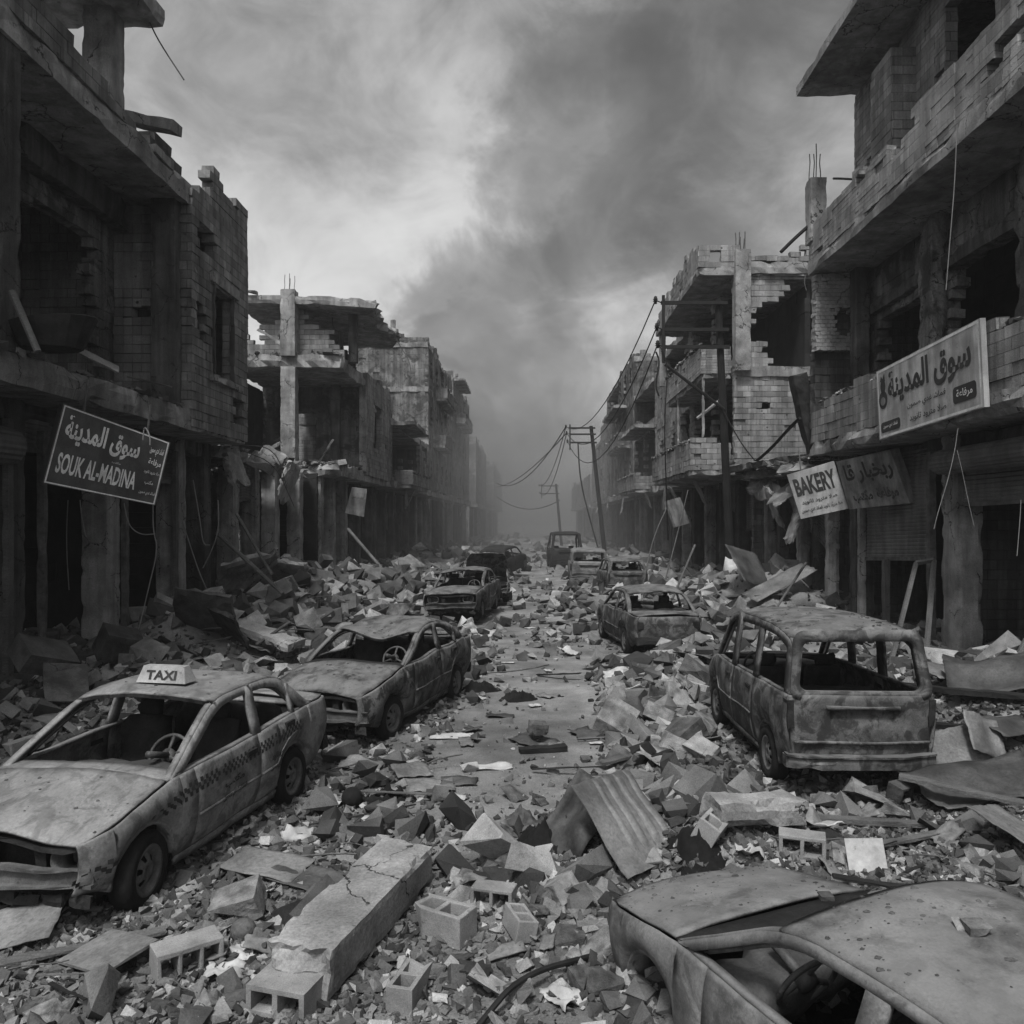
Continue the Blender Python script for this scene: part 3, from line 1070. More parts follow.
    # cabin
    if interior:
        db = MB()
        bend = lambda v: Vector((v.x - .06 * math.sin(v.y * 2.2), v.y, v.z + .02 * math.cos(v.y * 4)))
        rbox(db, (xc - .30, 0, belt(xc) - .14), (.42, 1.34, .24), seg=.10, jit=.035, chip=.07, seed=seed, bend=bend)
        B(db, 'dashboard', 'vinyl', smooth=True)
        sx = -.05 if not van else .45
        if seats:
            for y in (-.38, .38):
                st = MB()
                rbox(st, (sx, y, .46), (.52, .50, .18), seg=.10, jit=.03, chip=.06, seed=seed + y)
                rbox(st, (sx - .32, y, .78), (.16, .48, .58), rot=Matrix.Rotation(-.22, 3, 'Y'), seg=.10, jit=.03, chip=.07, seed=seed + y)
                rbox(st, (sx - .40, y, 1.13), (.10, .26, .16), rot=Matrix.Rotation(-.22, 3, 'Y'), seg=.06, jit=.015, chip=.05, seed=seed + y)
                st.build('seat', 'seat_cloth', root, (0, 0, 0), smooth=True)
            st = MB()
            rx = -1.0 if not van else -.75
            rbox(st, (rx, 0, .46), (.48, 1.25, .18), seg=.12, jit=.03, chip=.06, seed=seed)
            rbox(st, (rx - .27, 0, .76), (.16, 1.22, .5), rot=Matrix.Rotation(-.22, 3, 'Y'), seg=.12, jit=.03, chip=.06, seed=seed)
            st.build('rear_seat', 'seat_cloth', root, (0, 0, 0), smooth=True)
        sw = MB()
        pts = [(0, .185 * math.cos(a), .185 * math.sin(a)) for a in frange(0, 2 * math.pi, 25)]
        sw.tube(pts, .017, 7, cap=False)
        for a in (RAD(200), RAD(340), RAD(90)):
            sw.tube([(.03, 0, 0), (.0, .18 * math.cos(a), .18 * math.sin(a))], .016, 6)
        sw.lathe([(.001, -.03), (.06, -.02), (.065, .03), (.001, .04)], 12, 'x')
        sw.tube([(.03, 0, 0), (.30, 0, -.05)], .03, 7)
        sw.xf(Matrix.Translation((xc - .62, .36, belt(xc) + .0)) @ Matrix.Rotation(RAD(-28), 4, 'Y'))
        sw.build('steering_wheel', 'vinyl', root, (0, 0, 0), smooth=True)
    if taxi:
        tb = MB()
        x0 = xa - .30
        zz = zr + .035
        for (bx, tx) in (((x0 - .10, x0 + .10), (x0 - .05, x0 + .05)),):
            b = [(bx[0], -.26, zz), (bx[1], -.26, zz), (bx[1], .26, zz), (bx[0], .26, zz)]
            t = [(tx[0], -.215, zz + .15), (tx[1], -.215, zz + .15), (tx[1], .215, zz + .15), (tx[0], .215, zz + .15)]
            tb.strip(b, t, closed=True)
            tb.fan(t)
            tb.fan(b[::-1])
        sg = tb.build('roof_sign', 'sign_pale', root, (0, 0, 0), bevel=.012)
        v, f = text_geo('TAXI', .035)
        for s in (1, -1):
            tm = MB()
            for tx, tz in v:
                z = zz + .03 + tz * .085
                xx = x0 + s * (.10 - .05 * (z - zz) / .15 + .006)
                tm.v.append(Vector((xx, s * (-.16 + tx * .32), z)))
            tm.f = f
            tm.build('lettering', 'letter_dark', sg, (0, 0, 0))
    for k, (ax, s) in enumerate(((axf, 1), (axf, -1), (axr, 1), (axr, -1))):
        if wheels[k]:
            make_wheel(root, (ax, s * (Wd(ax) * .98 - .10), r - .02), steer if ax > 0 else 0, s, r)
    return root


CARS = {}


def gz_at(p):
    return (p[0], p[1], 0)


TAXI = dict(SEDAN, wb=2.34, xf=1.74, belt=[(-2.1, .92), (-1.5, .97), (-.2, .93), (.9, .90), (1.5, .76), (1.74, .70)],
            W=[(-2.1, .72), (-1.9, .79), (-1.2, .84), (0.3, .85), (1.2, .82), (1.55, .77), (1.74, .66)], zr=1.42)
CARS['taxi'] = make_car((-3.52, 7.5, 0.0), math.atan2(-2.46, -.46), TAXI,
                        'dusty pale taxi wreck with a TAXI roof sign and a checkered band along its doors', 'car', 'taxi_paint', seed=3, taxi=True, dent=.013, cave=[(1.55, .35, .76, .3, .07), (1.3, -.4, .84, .35, .04), (-.5, .1, 1.42, .4, .03)], steer=.12, name='taxi',
                        decal={0: ((AR_DOOR, .24, .60, .34, .085), (AR_LINE, .26, .48, .40, .085)), 1: ((AR_LINE2, -.62, .60, .36, .085), (AR_LINE, -.60, .49, .36, .08))})
CARS['caved'] = make_car((-2.30, 12.4, 0.0), math.atan2(-2.36, -.62), dict(SEDAN, belt=[(-2.1, .94), (-1.5, .99), (-.2, .95), (.9, .92), (1.7, .78), (2.0, .70)], zr=1.40),
                         'burnt sedan with a caved-in roof standing behind the taxi', 'car', 'burnt_paint', seed=8, dent=.02,
                         cave=[(.1, .05, 1.38, .42, .20), (-.3, -.3, 1.38, .4, .08)], steer=-.1)
CARS['van'] = make_car((3.52, 10.55, 0.02), RAD(90.5), VAN, 'burnt-out van with an empty rear window and scorched tailgate', 'van', 'van_paint', name='burnt_van', seed=5, dent=.012)
CARS['near'] = make_car((1.86, 4.0, -.22), RAD(114), dict(SEDAN, fw=.055, cw=.12), 'dust-covered car with stones on its roof and a steering wheel showing through the driver window', 'car', 'near_paint',
                        seed=11, dent=.008, scale=.95, bumper=False, wheels=(0, 1, 1, 1))
# farther down the street
make_car((2.72, 19.2, .02), RAD(97), dict(SEDAN, zr=1.42), 'burnt sedan seen from behind beside the rubble beyond the van', 'car', 'van_paint', seed=14, dent=.02, detail=False)
make_car((-1.98, 24.6, .12), RAD(-97), BOXY, 'boxy burnt sedan facing the camera in front of the raised-hood wreck', 'car', 'van_paint', seed=16, dent=.03, detail=False, roll=.04)
make_car((-1.75, 29.5, .1), RAD(-80), SEDAN, 'dark wreck with its hood thrown up behind the boxy sedan', 'car', 'burnt_paint', seed=18, dent=.03, detail=False, hood_up=1.15)
make_car((-1.35, 41.0, .30), RAD(70), HATCH, 'black hatchback wreck with an arched rear window propped on debris', 'car', 'scorched', seed=20, dent=.03, detail=False, pitch=-.12)
make_car((3.55, 31.5, .12), RAD(93), HATCH, 'pale rounded hatchback wreck seen from behind near the leaning pole', 'car', 'van_paint', seed=22, dent=.02, detail=False)
make_car((1.98, 47.0, .1), RAD(92), dict(VAN, zr=1.9), 'dark burnt truck wreck behind the small pale van', 'truck', 'scorched', seed=28, dent=.04, detail=False, name='burnt_truck', scale=1.15)
make_car((2.55, 35.8, .12), RAD(88), dict(VAN, zr=1.6), 'small pale van wreck left of the rounded hatchback', 'van', 'near_paint', seed=24, dent=.03, detail=False, name='burnt_van')


def flakes(root, n, x0, x1, y0, y1, seed, smin=.01, smax=.05):
    """burnt flakes and grit lying on a car's upper faces, dropped from above onto the metal"""
    bpy.context.view_layer.update()
    dg = bpy.context.evaluated_depsgraph_get()
    rnd = random.Random(seed)
    mw = root.matrix_world
    inv = mw.inverted()
    mb = MB()
    for _ in range(n * 3):
        q = mw @ Vector((rnd.uniform(x0, x1), rnd.uniform(y0, y1), 3.0))
        if noise.noise(Vector((q.x * 1.5, q.y * 1.5, seed))) + rnd.uniform(-.5, .5) < 0:
            continue
        ok, p, nrm, i, ob, m = SC.ray_cast(dg, q, Vector((0, 0, -1)))
        if not ok or nrm.z < .75 or ob.parent != root or ob.name.split('.')[0] not in ('body', 'hood', 'trunk_lid'):
            continue
        s = smin * (smax / smin) ** (rnd.random() ** 2.2)
        k = rnd.randint(4, 6)
        a0 = rnd.uniform(0, 6)
        base = [inv @ (p + Vector((s * rnd.uniform(.6, 1.2) * math.cos(a0 + 6.283 * j / k), .7 * s * rnd.uniform(.6, 1.2) * math.sin(a0 + 6.283 * j / k), .002))) for j in range(k)]
        cc = sum(base, Vector()) / k
        top = [cc + (b - cc) * .55 + Vector((0, 0, s * rnd.uniform(.15, .5))) for b in base]
        mb.strip(base, top, closed=True)
        mb.fan(top)
    if mb.f:
        o = mb.build('burnt_flakes', 'chunk_dark', root, (0, 0, 0))
        o['kind'] = 'stuff'


flakes(CARS['near'], 260, -1.4, 2.0, -.8, .8, 2, .004, .03)
flakes(CARS['taxi'], 120, -2, 1.75, -.85, .85, 3, .006, .035)
flakes(CARS['caved'], 60, -2, 2, -.85, .85, 4, .01, .04)
flakes(CARS['van'], 70, -1.9, .6, -.7, .7, 5, .01, .045)


# ------------------------------------------------------------------ ruined buildings
def keepfn(top=None, holes=(), rag=0.25, seed=0.0, base=None):
    """which blocks stand: below the broken top line and outside the holes (u0,u1,v0,v1[,ragged])"""
    def k(u, v):
        if top is not None:
            tv = top(u) if callable(top) else top
            if v > tv + rag * 2.0 * noise.noise(Vector((u * 1.1, seed, 0))) + rag * 0.8 * noise.noise(Vector((u * 4.0, v * 3.0, seed))):
                return False
        if base is not None and v < base(u) + rag * 1.6 * noise.noise(Vector((u * 1.6, seed + 4, 0))):
            return False
        for h in holes:
            r = h[4] if len(h) > 4 else 0.0
            if r < 0:       # round, ragged hole
                cu, cv, ru, rv = (h[0] + h[1]) / 2, (h[2] + h[3]) / 2, (h[1] - h[0]) / 2, (h[3] - h[2]) / 2
                d = math.hypot((u - cu) / ru, (v - cv) / rv) + 0.28 * noise.noise(Vector((u * 1.5, v * 1.5, seed + 3))) + 0.12 * noise.noise(Vector((u * 4, v * 4, seed)))
                if d < 1:
                    return False
            else:
                e = r * 1.5 * noise.noise(Vector((u * 1.7, v * 1.7, seed + 2))) if r else 0.0
                if h[0] - e < u < h[1] + e and h[2] - e < v < h[3] + e:
                    return False
        return True
    k.cuts = [h[:4] for h in holes if len(h) == 4]
    return k


class Bld:
    def __init__(self, loc, label, cat='building', name='ruined_building', group=None):
        self.root = empty(name, loc, label, cat, group)
        self.o = Vector(loc)
        self.n = 0

    def add(self, name, mat, mb, uv=False, **k):
        if mb.f:
            return mb.build(name, mat, self.root, self.o, uv=uv, **k)

    def wall(self, O, U, N, w, h, keep, mat='blockwork', t=0.2, cw=0.4, ch=0.2, name='wall', seed=None):
        mb = MB()
        self.n += 1
        bwall(mb, O, U, N, w, h, keep, t, cw, ch, seed=self.n if seed is None else seed)
        return self.add(name, mat, mb, uv=True)

    def box(self, name, mat, x0, x1, y0, y1, z0, z1, **k):
        mb = MB()
        c, s = rb(x0, x1, y0, y1, z0, z1)
        self.n += 1
        k.setdefault('seed', self.n * 1.37)
        rbox(mb, c, s, **k)
        return self.add(name, mat, mb)

    def slab(self, x0, x1, y0, y1, z0, z1, rag=None, mat='concrete', name='floor_slab', **k):
        k.setdefault('seg', 0.28)
        k.setdefault('jit', 0.02)
        k.setdefault('chip', 0.07)
        return self.box(name, mat, x0, x1, y0, y1, z0, z1, rag=rag, **k)

    def column(self, x, y, z0, z1, w=.42, d=.42, mat='concrete', name='column', **k):
        k.setdefault('seg', 0.12)
        k.setdefault('jit', 0.006)
        k['chip'] = .55 * k.get('chip', .045)
        k['seg'] = min(k.get('seg', .12), .14)
        return self.box(name, mat, x - w / 2, x + w / 2, y - d / 2, y + d / 2, z0, z1, **k)

    def rebar(self, x, y, z, h, n=3, sp=.13, r=.012, lean=(0, 0)):
        rnd = random.Random(int(x * 31 + y * 17 + z))
        for k in range(n):
            mb = MB()
            px, py = x + (k % 2) * sp * .6 + (k - n / 2) * sp * .7, y + (k % 2) * sp
            hh = h * rnd.uniform(.7, 1.05)
            mb.tube([(px + lean[0] * t * t + .02 * rnd.uniform(-1, 1), py + lean[1] * t * t, z - .05 + hh * t) for t in (0, .35, .7, 1)], r, 5)
            self.add('rebar', 'rusty_steel', mb)

    def bent(self, pts, r=.012, mat='rusty_steel', name='rebar'):
        mb = MB()
        mb.tube(chaikin([tuple(p) for p in pts], 2), r, 5)
        return self.add(name, mat, mb)

    def litter(self, n, fn, smin, smax, mat='stone', seed=1):
        """broken stones lying on a ledge of this building"""
        mb = MB()
        rnd = random.Random(seed)
        for _ in range(n):
            p = fn(rnd)
            s = smin * (smax / smin) ** (rnd.random() ** 1.6)
            vs, fs = ROCK[rnd.randrange(len(ROCK))]
            q = Matrix.Rotation(rnd.uniform(0, 6.3), 3, 'Z') @ Matrix.Rotation(rnd.uniform(-.6, .6), 3, 'X')
            b = len(mb.v)
            for v in vs:
                mb.v.append(q @ Vector((v[0] * s, v[1] * s * .8, v[2] * s * .6)) + Vector(p) + Vector((0, 0, s * .15)))
            mb.f += [tuple(b + i for i in f) for f in fs]
        o = self.add('rubble', mat, mb)
        if o:
            o['kind'] = 'stuff'
        return o


def make_rocks(n, seed, pts=11, flat=1.0, cube=0.0):
    out = []
    rnd = random.Random(seed)
    for i in range(n):
        bm = bmesh.new()
        for k in range(pts):
            v = Vector((rnd.uniform(-1, 1), rnd.uniform(-1, 1), rnd.uniform(-1, 1)))
            if rnd.random() < cube:
                v = Vector([math.copysign(rnd.uniform(.75, 1.0), a) for a in v])
            else:
                v = v.normalized() * rnd.uniform(.72, 1.0)
            v.z *= flat
            bm.verts.new(v * .5)
        r = bmesh.ops.convex_hull(bm, input=bm.verts)
        bmesh.ops.delete(bm, geom=[e for e in r['geom_interior'] if isinstance(e, bmesh.types.BMVert)], context='VERTS')
        bm.verts.index_update()
        out.append(([tuple(v.co) for v in bm.verts], [tuple(v.index for v in f.verts) for f in bm.faces]))
        bm.free()
    return out


ROCK = make_rocks(14, 4, 14, .85, .65) + make_rocks(6, 9, 14, .6, .8)
XN, YN, ZN = Vector((1, 0, 0)), Vector((0, 1, 0)), Vector((0, 0, 1))


def shutter(b, x0, y0, y1, z0, z1, s, mat='shutter_metal', tilt=0.0, name='shutter', rag=0.0):
    """ribbed roller shutter in a wall along the street; s: side the ribs face (+1 faces +X)"""
    mb = MB()
    zs = []
    z = z0
    k = 0
    ys = frange(y0, y1, 9)

    def fn(y, kk):
        z, dx = kk
        t = (y - y0) / (y1 - y0)
        sag = rag * .25 * (noise.noise(Vector((y * 1.3, z0, 3))))
        f = 1 - (z - z0) / (z1 - z0)
        return (x0 + s * dx + s * .05 * noise.noise(Vector((y * 1.1, z * 1.4, x0))), y, z + f * (sag + tilt * (t - .5)))
    lv = []
    while z < z1:
        lv += [(z, 0.0), (z + .012, .012), (z + .055, .020), (z + .072, .004)]
        z += .085
    mb.grid(fn, ys, lv)
    o = b.add(name, mat, mb)
    m2 = MB()
    m2.grid(lambda y, z: fn(y, (z, .022)), ys, [z0 - .07, z0 + .01])
    b.add('shutter_rail', 'rusty_steel', m2, solid=.03)
    return o


def drum(b, p0, p1, r, mat='shutter_metal'):
    mb = MB()
    p0, p1 = Vector(p0), Vector(p1)
    n = 40
    d = (p1 - p0).normalized()
    a = d.cross(ZN).normalized()
    c = d.cross(a)
    pts = []
    for end in (p0, p1):
        ring = []
        for k in range(n):
            t = 2 * math.pi * k / n
            rr = r * (1.0 if k % 2 else .95)
            ring.append(end + (a * math.cos(t) + c * math.sin(t)) * rr)
        pts.append(ring)
    mb.strip(pts[0], pts[1], closed=True)
    mb.fan(pts[0])
    mb.fan(pts[1][::-1])
    b.add('shutter_drum', mat, mb)


# ---- corner building, left: two storeys, open loggia above the dark market shops
L1 = Bld((-8.4, 12.0, 0), 'near ruined building with an open loggia above the dark market sign')
L1.slab(-13.0, -7.28, 2.0, 20.75, 4.94, 5.42, rag={'+x': .14}, seg=.2, chip=.06, mat='concrete')
L1.slab(-13.0, -7.26, 2.0, 17.4, 9.8, 10.28, rag={'+x': .16}, seg=.2, chip=.05, name='roof_slab', mat='concrete')
L1.slab(-13.0, -7.5, 17.4, 20.7, 9.8, 10.2, name='roof_slab')
# facade piece with the window
L1.wall((-7.3, 17.25, 5.0), (0, 1, 0), (1, 0, 0), 3.45, 6.6, keepfn(lambda u: 5.15 + (.25 if u < 1.2 else .55 + .12 * u), [(1.15, 2.45, 1.35, 3.45), (.15, .75, 1.9, 2.9, -1), (2.5, 3.2, .3, 1.1, -1), (.3, 1.2, 4.0, 4.6, -1)], rag=.28, seed=2), t=.28, mat='blockwork')
for q in ((-7.36, -7.25, 18.41, 18.49, 6.35, 8.44), (-7.36, -7.25, 19.60, 19.68, 6.35, 8.44)):
    L1.box('window_jamb', 'concrete_sooty', *q, seg=.2, jit=.01, chip=.02)
L1.box('lintel', 'concrete', -7.45, -7.22, 18.2, 19.95, 8.45, 8.7, seg=.25)
L1.box('window_sill', 'concrete', -7.45, -7.16, 18.2, 19.95, 6.18, 6.34, seg=.2, chip=.06)
# cross wall at the far end of the loggia, end wall, inner wall, back wall
L1.wall((-11.8, 17.3, 5.4), (1, 0, 0), (0, -1, 0), 4.5, 4.4, keepfn(None, [(3.05, 3.75, 2.0, 2.2, .05)], seed=3), mat='blockwork_pale', t=.25)
L1.wall((-7.3, 20.7, 5.0), (-1, 0, 0), (0, 1, 0), 5.7, 5.4, keepfn(5.2, [], rag=.3, seed=4), t=.25)
L1.wall((-8.95, 4.0, 5.4), (0, 1, 0), (1, 0, 0), 13.2, 4.4, keepfn(None, [(9.75, 12.35, 0, 3.4, .22), (5.6, 9.2, 0, 3.3, .15), (1.0, 4.5, .2, 3.3, .1)], seed=5), mat='plaster', t=.25)
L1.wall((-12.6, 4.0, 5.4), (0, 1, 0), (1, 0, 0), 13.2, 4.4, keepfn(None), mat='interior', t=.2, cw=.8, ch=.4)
L1.wall((-13.0, 3.0, 0), (0, 1, 0), (-1, 0, 0), 17.6, 9.8, keepfn(None), mat='blockwork_sooty', t=.2, cw=.8, ch=.4)
L1.column(-7.56, 11.35, 5.4, 9.82, .36, .5, mat='concrete_sooty')
L1.column(-7.75, 17.05, 5.4, 9.82, .5, .34, mat='concrete_sooty')
L1.box('beam', 'concrete_sooty', -9.0, -8.6, 4, 17.2, 9.2, 9.82, seg=.35, chip=.08)
# parapet stubs and penthouse
L1.wall((-7.34, 11.3, 10.2), (0, 1, 0), (1, 0, 0), 5.2, 1.4, keepfn(lambda u: max(.1, .66 - .13 * u), [], rag=.12, seed=6), t=.22)
L1.wall((-7.7, 16.2, 10.2), (0, 1, 0), (1, 0, 0), 1.5, 1.2, keepfn(lambda u: .75 + .12 * math.sin(u * 3), [], rag=.2, seed=8), t=.5, mat='blockwork_sooty')
L1.slab(-9.4, -6.68, 9.0, 14.75, 12.05, 12.4, rag={'+x': .12}, name='roof_slab')
L1.column(-7.62, 14.3, 10.2, 12.08, .5, .5)
L1.column(-8.6, 13.2, 10.2, 12.08, .24, .3)
L1.slab(-7.9, -6.62, 14.9, 15.35, 10.42, 10.62, rag={'+x': .06}, chip=.03, jit=.006, name='broken_slab', rot=Matrix.Rotation(.20, 3, 'Y') @ Matrix.Rotation(.15, 3, 'X'))
L1.bent([(-6.95, 14.6, 12.1), (-6.75, 14.55, 11.7), (-6.25, 14.45, 10.95)], .014)
# ground floor: columns, shop recess, shutters
for yy, w in ((9.6, .5), (12.85, .46), (15.85, .52), (18.95, .5), (20.5, .44)):
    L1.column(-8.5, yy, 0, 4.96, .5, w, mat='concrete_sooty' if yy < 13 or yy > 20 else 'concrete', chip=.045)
for yy in (13.45, 16.2):
    L1.column(-8.2, yy, 0, 4.5, .12, .12, mat='rusty_steel', name='gate_post', chip=.02)
for yy in (12.6, 18.55):
    L1.column(-8.22, yy, 0, 4.6, .10, .14, mat='wood', name='door_post', chip=.02)
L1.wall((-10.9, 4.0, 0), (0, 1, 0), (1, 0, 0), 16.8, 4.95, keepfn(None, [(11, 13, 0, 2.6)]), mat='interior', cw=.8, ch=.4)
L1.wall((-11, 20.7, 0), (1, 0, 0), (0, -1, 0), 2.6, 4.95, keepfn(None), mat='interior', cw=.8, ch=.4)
drum(L1, (-8.15, 8.2, 4.15), (-8.15, 12.5, 4.15), .3)
shutter(L1, -8.35, 16.2, 18.6, 3.9, 4.75, 1, rag=.5)
shutter(L1, -8.35, 13.2, 15.5, 4.2, 4.8, 1, rag=.3)
L1.box('beam', 'concrete_sooty', -8.7, -8.3, 3, 20.6, 4.6, 4.95, seg=.35, chip=.08)
L1.litter(420, lambda r: (-7.40 - 1.3 * r.random() ** 1.7, r.uniform(8, 17.2), 5.4), .05, .30, seed=3)
L1.litter(90, lambda r: (-7.5 - .9 * r.random(), r.uniform(9, 20.5), 10.25), .05, .22, seed=4)

# ---- collapsed shops between the corner building and the open-framed one
L2b = Bld((-8.6, 25.5, 0), 'collapsed shop row with hanging slab pieces beside the corner building')
for yy, x, w in ((22.4, -8.45, .5), (24.3, -8.5, .36), (26.2, -8.5, .5), (28.6, -8.4, .5)):
    L2b.column(x, yy, 0, 4.7, .46, w, mat='concrete', chip=.05)
L2b.wall((-10.2, 20.9, 0), (0, 1, 0), (1, 0, 0), 10, 4.8, keepfn(lambda u: 4.6, [(2, 4, 0, 3), (6, 8, 0, 2.8)], rag=.2, seed=12), mat='blockwork_sooty')
L2b.slab(-11.2, -7.7, 20.76, 25.4, 4.62, 4.95, rag={'+x': .9, '+y': .4}, mat='concrete')
L2b.slab(-11.2, -7.9, 25.6, 30.6, 4.55, 4.9, rag={'+x': 1.1}, mat='concrete')
for (x, y, z, sx, sy, sz, rx, ry) in ((-7.9, 21.6, 4.25, .18, 1.25, 1.2, .1, -.25), (-7.7, 25.4, 4.1, .16, 1.3, 1.5, -.12, .3), (-7.75, 23.4, 4.6, .8, 1.5, .16, .3, .55)):
    mb = MB()
    rbox(mb, (x, y, z), (sx, sy, sz), rot=Matrix.Rotation(rx, 3, 'X') @ Matrix.Rotation(ry, 3, 'Y'), seg=.14, jit=.03, chip=.12, rag={'-z': .6, '+y': .3}, seed=x + y)
    L2b.add('hanging_slab', 'concrete_pale', mb)
L2b.wall((-11.2, 30.8, 0), (1, 0, 0), (0, -1, 0), 3.0, 4.7, keepfn(None), mat='interior')
L2b.wall((-13, 20.9, 0), (0, 1, 0), (1, 0, 0), 10, 4.8, keepfn(None), mat='interior', cw=.8, ch=.4)
shutter(L2b, -8.4, 22.7, 24.1, 3.6, 4.6, 1, rag=.4)
L2b.litter(260, lambda r: (-7.9 - 2.6 * r.random(), r.uniform(21, 30.5), 4.92), .07, .42, seed=13)
L2b.bent([(-7.9, 22.0, 4.9), (-7.2, 22.6, 4.6), (-6.9, 23.4, 3.4)], .014)
L2b.bent([(-7.8, 21.3, 5.0), (-7.0, 22.0, 5.0), (-6.8, 22.4, 3.9)], .014)

# ---- open-framed three-storey ruin, left
L2 = Bld((-8.6, 36, 0), 'open concrete frame with a broken roof slab over two gutted floors')
y0 = 31.0
L2.slab(-12.3, -7.25, y0, 42, 4.72, 5.2, rag={'-y': .5, '+x': .25}, seg=.3)
L2.slab(-12.0, -7.28, y0 + .1, 42, 8.95, 9.5, rag={'-y': .35, '+x': .3}, seg=.3)
L2.slab(-11.6, -5.9, y0 + .2, 39.5, 11.42, 11.78, rag={'+x': .9, '+y': 1.0}, seg=.3, name='roof_slab', bend=lambda v: Vector((v.x, v.y, v.z - .012 * max(0, v.x + 1.0) ** 2)))
L2.column(-9.45, y0 + .45, 5.15, 9.0, .58, .5)
L2.column(-9.45, y0 + .4, 9.4, 12.0, .58, .5)
L2.rebar(-9.45, y0 + .4, 12.0, .7, 4)
L2.column(-7.2, 32.6, 9.4, 11.5, .34, .34, mat='concrete_sooty')
L2.column(-7.9, 33.4, 9.4, 10.9, .2, .2, mat='concrete_sooty')
L2.column(-8.6, 35.4, 5.15, 9.0, .4, .4, mat='concrete_sooty')
L2.column(-9.6, 37.5, 9.4, 11.5, .4, .4, mat='concrete_sooty')
L2.wall((-12.0, y0 + .9, 9.4), (1, 0, 0), (0, -1, 0), 4.6, 2.2, keepfn(lambda u: 2.3 - .95 * abs(u - 2.6) if u > 1.2 else 1.0 - .3 * u, [], rag=.3, seed=21), mat='blockwork_pale')
L2.wall((-12.0, 38.5, 9.4), (1, 0, 0), (0, -1, 0), 3.6, 2.1, keepfn(1.9, [], rag=.5, seed=22), mat='blockwork_sooty')
L2.wall((-12.0, y0 + .5, 5.2), (0, 1, 0), (1, 0, 0), 10, 3.8, keepfn(None), mat='interior', cw=.8, ch=.4)
L2.wall((-12.0, 35.9, 5.2), (1, 0, 0), (0, -1, 0), 4.6, 3.8, keepfn(None, [(1.2, 2.4, 0, 2.6), ], seed=23), mat='plaster', t=.2)
L2.wall((-7.3, 35.8, 5.0), (0, 1, 0), (1, 0, 0), 6.2, 5.0, keepfn(lambda u: 4.5 + .05 * u, [(1.8, 3.5, 1.3, 3.4)], rag=.25, seed=24), mat='blockwork_pale', t=.25)
L2.box('lintel', 'concrete', -7.45, -7.22, 37.4, 39.5, 8.38, 8.6, seg=.3)
L2.column(-7.45, 35.7, 5.15, 9.0, .3, .34)
for yy in (31.6, 33.6, 35.8, 38.6, 41.6):
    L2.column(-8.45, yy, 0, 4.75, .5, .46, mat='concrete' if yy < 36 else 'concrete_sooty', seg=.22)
L2.column(-10.6, 31.5, 0, 4.75, .5, .5, mat='concrete_sooty')
L2.wall((-10.8, y0, 0), (0, 1, 0), (1, 0, 0), 11, 4.7, keepfn(None), mat='interior', cw=.8, ch=.4)
L2.litter(200, lambda r: (-11.8 + 4.4 * r.random(), y0 + .3 + 2.6 * r.random() ** 1.5, 9.48), .08, .5, seed=25)
L2.litter(120, lambda r: (-7.5 - 1.0 * r.random(), r.uniform(31.5, 41), 9.45), .08, .4, seed=26)
L2.litter(260, lambda r: (-11.5 + 4.2 * r.random(), y0 + .2 + 4 * r.random() ** 1.5, 5.18), .08, .5, seed=27)
L2.bent([(-6.15, 36, 11.4), (-5.9, 36.1, 10.9), (-5.45, 36.2, 10.2), (-5.4, 36.2, 9.6)], .02)
L2.bent([(-8.2, 33.2, 11.4), (-8.2, 33.2, 10.9), (-7.7, 33.1, 10.75)], .025)
for (x, y, z, sx, sy, sz, rx, ry) in ((-9.9, 31.4, 10.0, 1.9, .12, .14, .0, .55), (-10.4, 31.3, 5.65, 1.5, 1.0, .14, .25, -.5), (-11.2, 31.2, 11.95, 1.1, .4, .12, .1, .15), (-8.2, 31.8, 5.6, .1, .1, 1.6, .5, .6)):
    mb = MB()
    rbox(mb, (x, y, z), (sx, sy, sz), rot=Matrix.Rotation(rx, 3, 'X') @ Matrix.Rotation(ry, 3, 'Y'), seg=.2, jit=.03, chip=.08, seed=x)
    L2.add('broken_slab', 'concrete_pale', mb)


